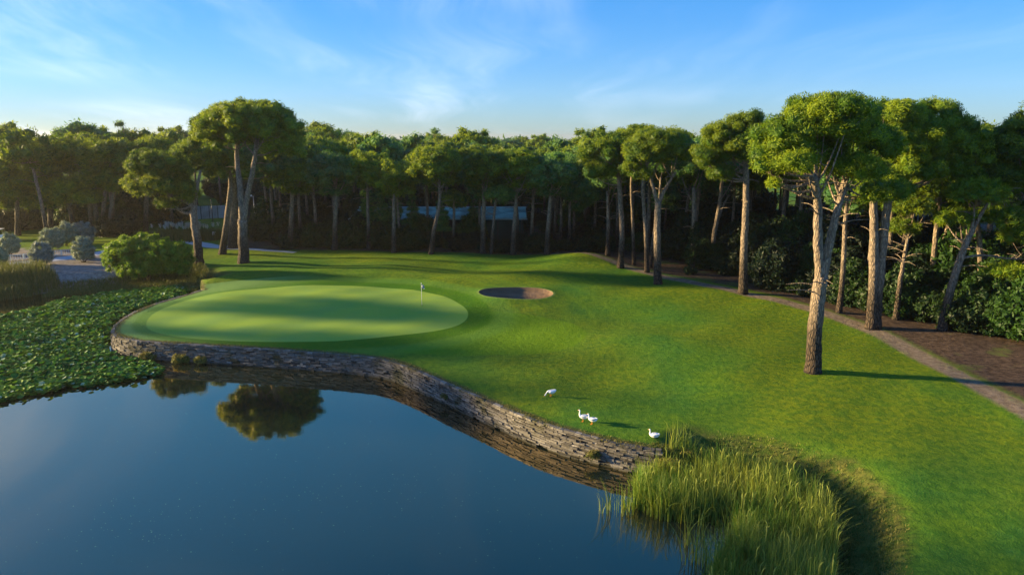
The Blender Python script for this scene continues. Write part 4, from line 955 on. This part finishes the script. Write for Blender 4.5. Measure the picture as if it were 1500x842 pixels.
# flagstick
b = gnd(618, 447); root = empty('golf_flag', b); tag(root, 'white flagstick with a small limp chequered flag on the green', 'golf flag')
mb = MB(); mb.tube(np.array([b, b+[0, 0, 1.1], b+[0, 0, 2.2]]), [.022, .020, .016], 8); mb.obj('pole', M['pole'], root, True, b)
mb = MB(); V, Fa = ICO2; mb.add(V*.045+b+[0, 0, 2.23], tris=Fa); mb.obj('knob', M['pole'], root, True, b)
def flagmat():
    m, nt, b_, _ = newmat('chequered_cloth'); t = N(nt, 'ShaderNodeTexCoord'); c = N(nt, 'ShaderNodeTexChecker'); c.inputs['Scale'].default_value = 9
    L(nt, vmul(nt, t.outputs['Object'], (1, 0, 1)), c.inputs['Vector']); c.inputs['Color1'].default_value = (.8, .8, .8, 1); c.inputs['Color2'].default_value = (.02, .02, .02, 1); L(nt, c.outputs[0], b_.inputs['Base Color']); b_.inputs['Roughness'].default_value = .8; return m
mb = MB(); V = []; nx_, nz_ = 8, 7
for j in range(nz_):
    for i in range(nx_):
        u, v_ = i/(nx_-1), j/(nz_-1); V.append((b[0]+.02+u*.26+.02*math.sin(v_*4), b[1]+.05*math.sin(u*9+v_*2), b[2]+2.12-v_*.36-u*u*.17))
q = [(j*nx_+i, j*nx_+i+1, (j+1)*nx_+i+1, (j+1)*nx_+i) for j in range(nz_-1) for i in range(nx_-1)]; mb.add(V, q); fo = mb.obj('flag', flagmat(), root, True, b)
sm = fo.modifiers.new('thickness', 'SOLIDIFY'); sm.thickness = .008
mb = MB(); mb.tube(np.array([b-[0, 0, .02], b+[0, 0, .008]]), [.07, .07], 16); mb.obj('cup', M['black'], root, False, b)

# ------------------------------------------------------------------ the long roofed stand among the trees
zb = 1.4; root = empty('building', ((BX0+BX1)/2, BY0, zb)); o0 = np.array(root.location); tag(root, 'long low building with a teal metal roof and dark green net walls among the pines', 'building')
mb = MB()
mb.box(((BX0+BX1)/2, BY1-1, zb+1.9), (BX1-BX0-.4, .2, 3.8)); mb.box((BX0+.1, (BY0+BY1)/2, zb+1.9), (.2, BY1-BY0-.6, 3.8)); mb.box((BX1-.1, (BY0+BY1)/2, zb+1.9), (.2, BY1-BY0-.6, 3.8)); mb.box(((BX0+BX1)/2, BY0+.4, zb+1.85), (BX1-BX0-.6, .06, 3.7))
mb.obj('wall', M['greenmesh'], root, False, o0)
mb = MB(); n = 27; xs = np.linspace(BX0-.5, BX1+.5, n*2+1); V = []
for i, x in enumerate(xs):
    dz = .03 if i % 2 else 0
    V += [(x, BY0-.5, zb+4.05+dz), (x, BY1-1.5, zb+4.95+dz), (x, BY1-1.5, zb+4.78+dz), (x, BY0-.5, zb+3.9+dz)]
q = []
for i in range(len(xs)-1): a = 4*i; q += [(a, a+4, a+5, a+1), (a+3, a+2, a+6, a+7), (a, a+3, a+7, a+4), (a+1, a+5, a+6, a+2)]
q += [(0, 1, 2, 3)]; mb.add(V, q); mb.obj('roof', M['roof'], root, False, o0)
mb = MB(); mb.box(((BX0+BX1)/2, BY0-.56, zb+3.96), (BX1-BX0+1.2, .08, .16)); mb.box(((BX0+BX1)/2, BY1-1.4, zb+5.02), (BX1-BX0+1.2, .18, .2)); mb.obj('eave', M['trim'], root, False, o0)
for x in np.linspace(BX0+.3, BX1-.3, 8): mb = MB(); mb.box((x, BY0+.25, zb+1.8), (.14, .14, 3.6)); mb.obj('post', M['darkmetal'], root, False, o0)

# left background: sheet fence, netting fence, dome tent, cabin, lamp post, sign, floodlight, railing, vehicle
def fence(p0, p1, hgt, label, mat, name, nrib, postn, top=None):
    a, c = gnd(*p0), gnd(*p1); root = empty(name, a); tag(root, label, 'fence'); v = c-a; ln = np.hypot(v[0], v[1]); rz = math.atan2(v[1], v[0])
    mb = MB()
    for i in range(nrib): t = (i+.5)/nrib; p = a+v*t; mb.box((p[0], p[1], p[2]+hgt/2), (ln/nrib*.92, .05+(i % 2)*.03, hgt), rz)
    mb.obj('panel', mat, root, False, a)
    for i in range(postn+1): t = i/postn; p = a+v*t; mb = MB(); mb.box((p[0], p[1]-.08, p[2]+hgt/2+.05), (.1, .1, hgt+.12), rz); mb.obj('post', M['darkmetal'], root, False, a)
fence((232, 324), (332, 319), 2.6, 'pale ribbed sheet-metal fence beyond the pampas grass', M['sheet'], 'metal_fence', 44, 8)
fence((334, 319), (500, 306), 2.2, 'dark green netting fence running right behind the pines', M['greenmesh'], 'netting_fence', 26, 10)
b = gnd(251, 319); root = empty('tent', b); tag(root, 'white domed tent top showing above the sheet-metal fence', 'tent'); mb = MB(); V, Fa = ICO2; V = V.copy(); V[:, 2] = np.maximum(V[:, 2], 0); mb.add(V*[1.9, 1.9, 1.3]+b+[0, 0, 2.6], tris=Fa); mb.obj('canopy', M['cloth'], root, True, b)
mb = MB(); mb.tube(np.array([b, b+[0, 0, 2.6]]), [1.8, 1.8], 20); mb.obj('side_panel', M['cloth'], root, True, b)
b = gnd(312, 326); root = empty('lamp_post', b); tag(root, 'slim dark lamp post on the grass beyond the white sign', 'lamp post'); mb = MB(); mb.tube(np.array([b, b+[0, 0, 2.4], b+[0, 0, 4.2]]), [.09, .07, .05], 8); mb.obj('pole', M['darkmetal'], root, True, b)
mb = MB(); mb.tube(np.array([b+[0, 0, 4.2], b+[0, 0, 4.3], b+[0, 0, 4.5]]), [.1, .2, .07], 10); mb.obj('lamp_head', M['darkmetal'], root, True, b)
b = gnd(314.5, 351); root = empty('sign', b); tag(root, 'small square white sign on a post beside the footpath', 'sign'); mb = MB(); mb.box(b+[0, 0, .6], (.06, .06, 1.2)); mb.obj('post', M['darkmetal'], root, False, b); mb = MB(); mb.box(b+[0, -.05, 1.05], (.55, .04, .55)); mb.obj('board', M['cloth'], root, False, b)
b = gnd(374, 326); root = empty('floodlight', b); tag(root, 'pole with two pale floodlights right of the forked pine', 'floodlight'); mb = MB(); mb.tube(np.array([b, b+[0, 0, 2.6], b+[0, 0, 5.1]]), [.09, .08, .07], 8); mb.box(b+[-.45, 0, 5.1], (1.2, .08, .08)); mb.obj('pole', M['sheet'], root, True, b)
for dx in (-.8, -.35): mb = MB(); mb.box(b+[dx, -.15, 5.25], (.35, .16, .28)); mb.obj('lamp_head', M['cloth'], root, False, b)
b = gnd(-8, 320); root = empty('cabin', b); tag(root, 'small white cabin corner at the left edge among the trees', 'cabin'); mb = MB(); mb.box(b+[0, 0, 1.3], (3.4, 3, 2.6)); mb.obj('wall', M['cloth'], root, False, b)
mb = MB(); mb.add(np.array([(-2, -1.8, 2.6), (2, -1.8, 2.6), (2, 1.8, 2.6), (-2, 1.8, 2.6), (-2, 0, 3.7), (2, 0, 3.7)])+b, quads=[(0, 1, 5, 4), (2, 3, 4, 5), (0, 3, 2, 1)], tris=[(0, 4, 3), (1, 2, 5)]); mb.obj('roof', M['sheet'], root, False, b)
# golf cart parked at the left edge
b = gnd(-2, 352); root = empty('golf_cart', b, R(12)); tag(root, 'white golf cart half cut by the left edge', 'golf cart')
mb = MB(); mb.box((0, 0, .5), (2.3, 1.15, .35), jit=.02); mb.box((.85, 0, .75), (.55, 1.1, .35), jit=.04); mb.box((-.85, 0, .8), (.6, 1.1, .35), jit=.03); mb.obj('body', M['cloth'], root)
mb = MB(); mb.box((-.1, 0, 1.85), (1.9, 1.2, .09), jit=.01); mb.obj('roof', M['cloth'], root)
mb = MB(); mb.box((-.25, 0, .85), (.5, 1.0, .18)); mb.box((-.48, 0, 1.1), (.1, 1.0, .45)); mb.obj('seat', M['black'], root)
for x in (-.95, .65):
    for y in (-.52, .52): mb = MB(); mb.tube(np.array([(x, y, .95), (x*.9, y, 1.82)]), .025, 6); mb.obj('post', M['darkmetal'], root)
for x in (-.75, .8):
    for y in (-.55, .55): mb = MB(); mb.tube(np.array([(x, y-.09, .25), (x, y+.09, .25)]), .25, 14); mb.obj('wheel', M['black'], root)
# white railing along the path
rl = [gnd(*q) for q in [(-40, 388), (0, 383), (40, 380), (75, 376), (112, 372)]]; rl = np.array(rl); seg = np.linalg.norm(np.diff(rl, axis=0), axis=1); cs = np.concatenate([[0], np.cumsum(seg)])
root = empty('railing', rl[0]); tag(root, 'low white railing along the far side of the footpath', 'railing')
mb = MB()
for hh in (.15, .75): mb.tube(rl+[0, 0, hh], .035, 6)
mb.obj('rail', M['pole'], root, True, rl[0])
for u in np.arange(0, cs[-1], 1.5):
    p = np.array([np.interp(u, cs, rl[:, i]) for i in range(3)]); mb = MB(); mb.box(p+[0, 0, .4], (.08, .08, .85)); mb.obj('post', M['pole'], root, False, rl[0])
mb = MB()
for u in np.arange(0, cs[-1], .28):
    p = np.array([np.interp(u, cs, rl[:, i]) for i in range(3)]); mb.box(p+[0, 0, .45], (.03, .03, .6))
mb.obj('baluster_row', M['pole'], root, False, rl[0])

# haze
HAZE = 0.00016
if HAZE:
    m = bpy.data.materials.new('haze'); m.use_nodes = True; nt = m.node_tree; nt.nodes.clear(); out = N(nt, 'ShaderNodeOutputMaterial'); pv = N(nt, 'ShaderNodeVolumePrincipled')
    pv.inputs['Color'].default_value = (.97, .93, .84, 1); pv.inputs['Density'].default_value = HAZE; pv.inputs['Anisotropy'].default_value = .65; L(nt, pv.outputs[0], out.inputs['Volume'])
    mb = MB(); mb.box((0, 1800, 10.5), (6100, 5500, 31)); o = mb.obj('haze', m); tag(o, kind='stuff')
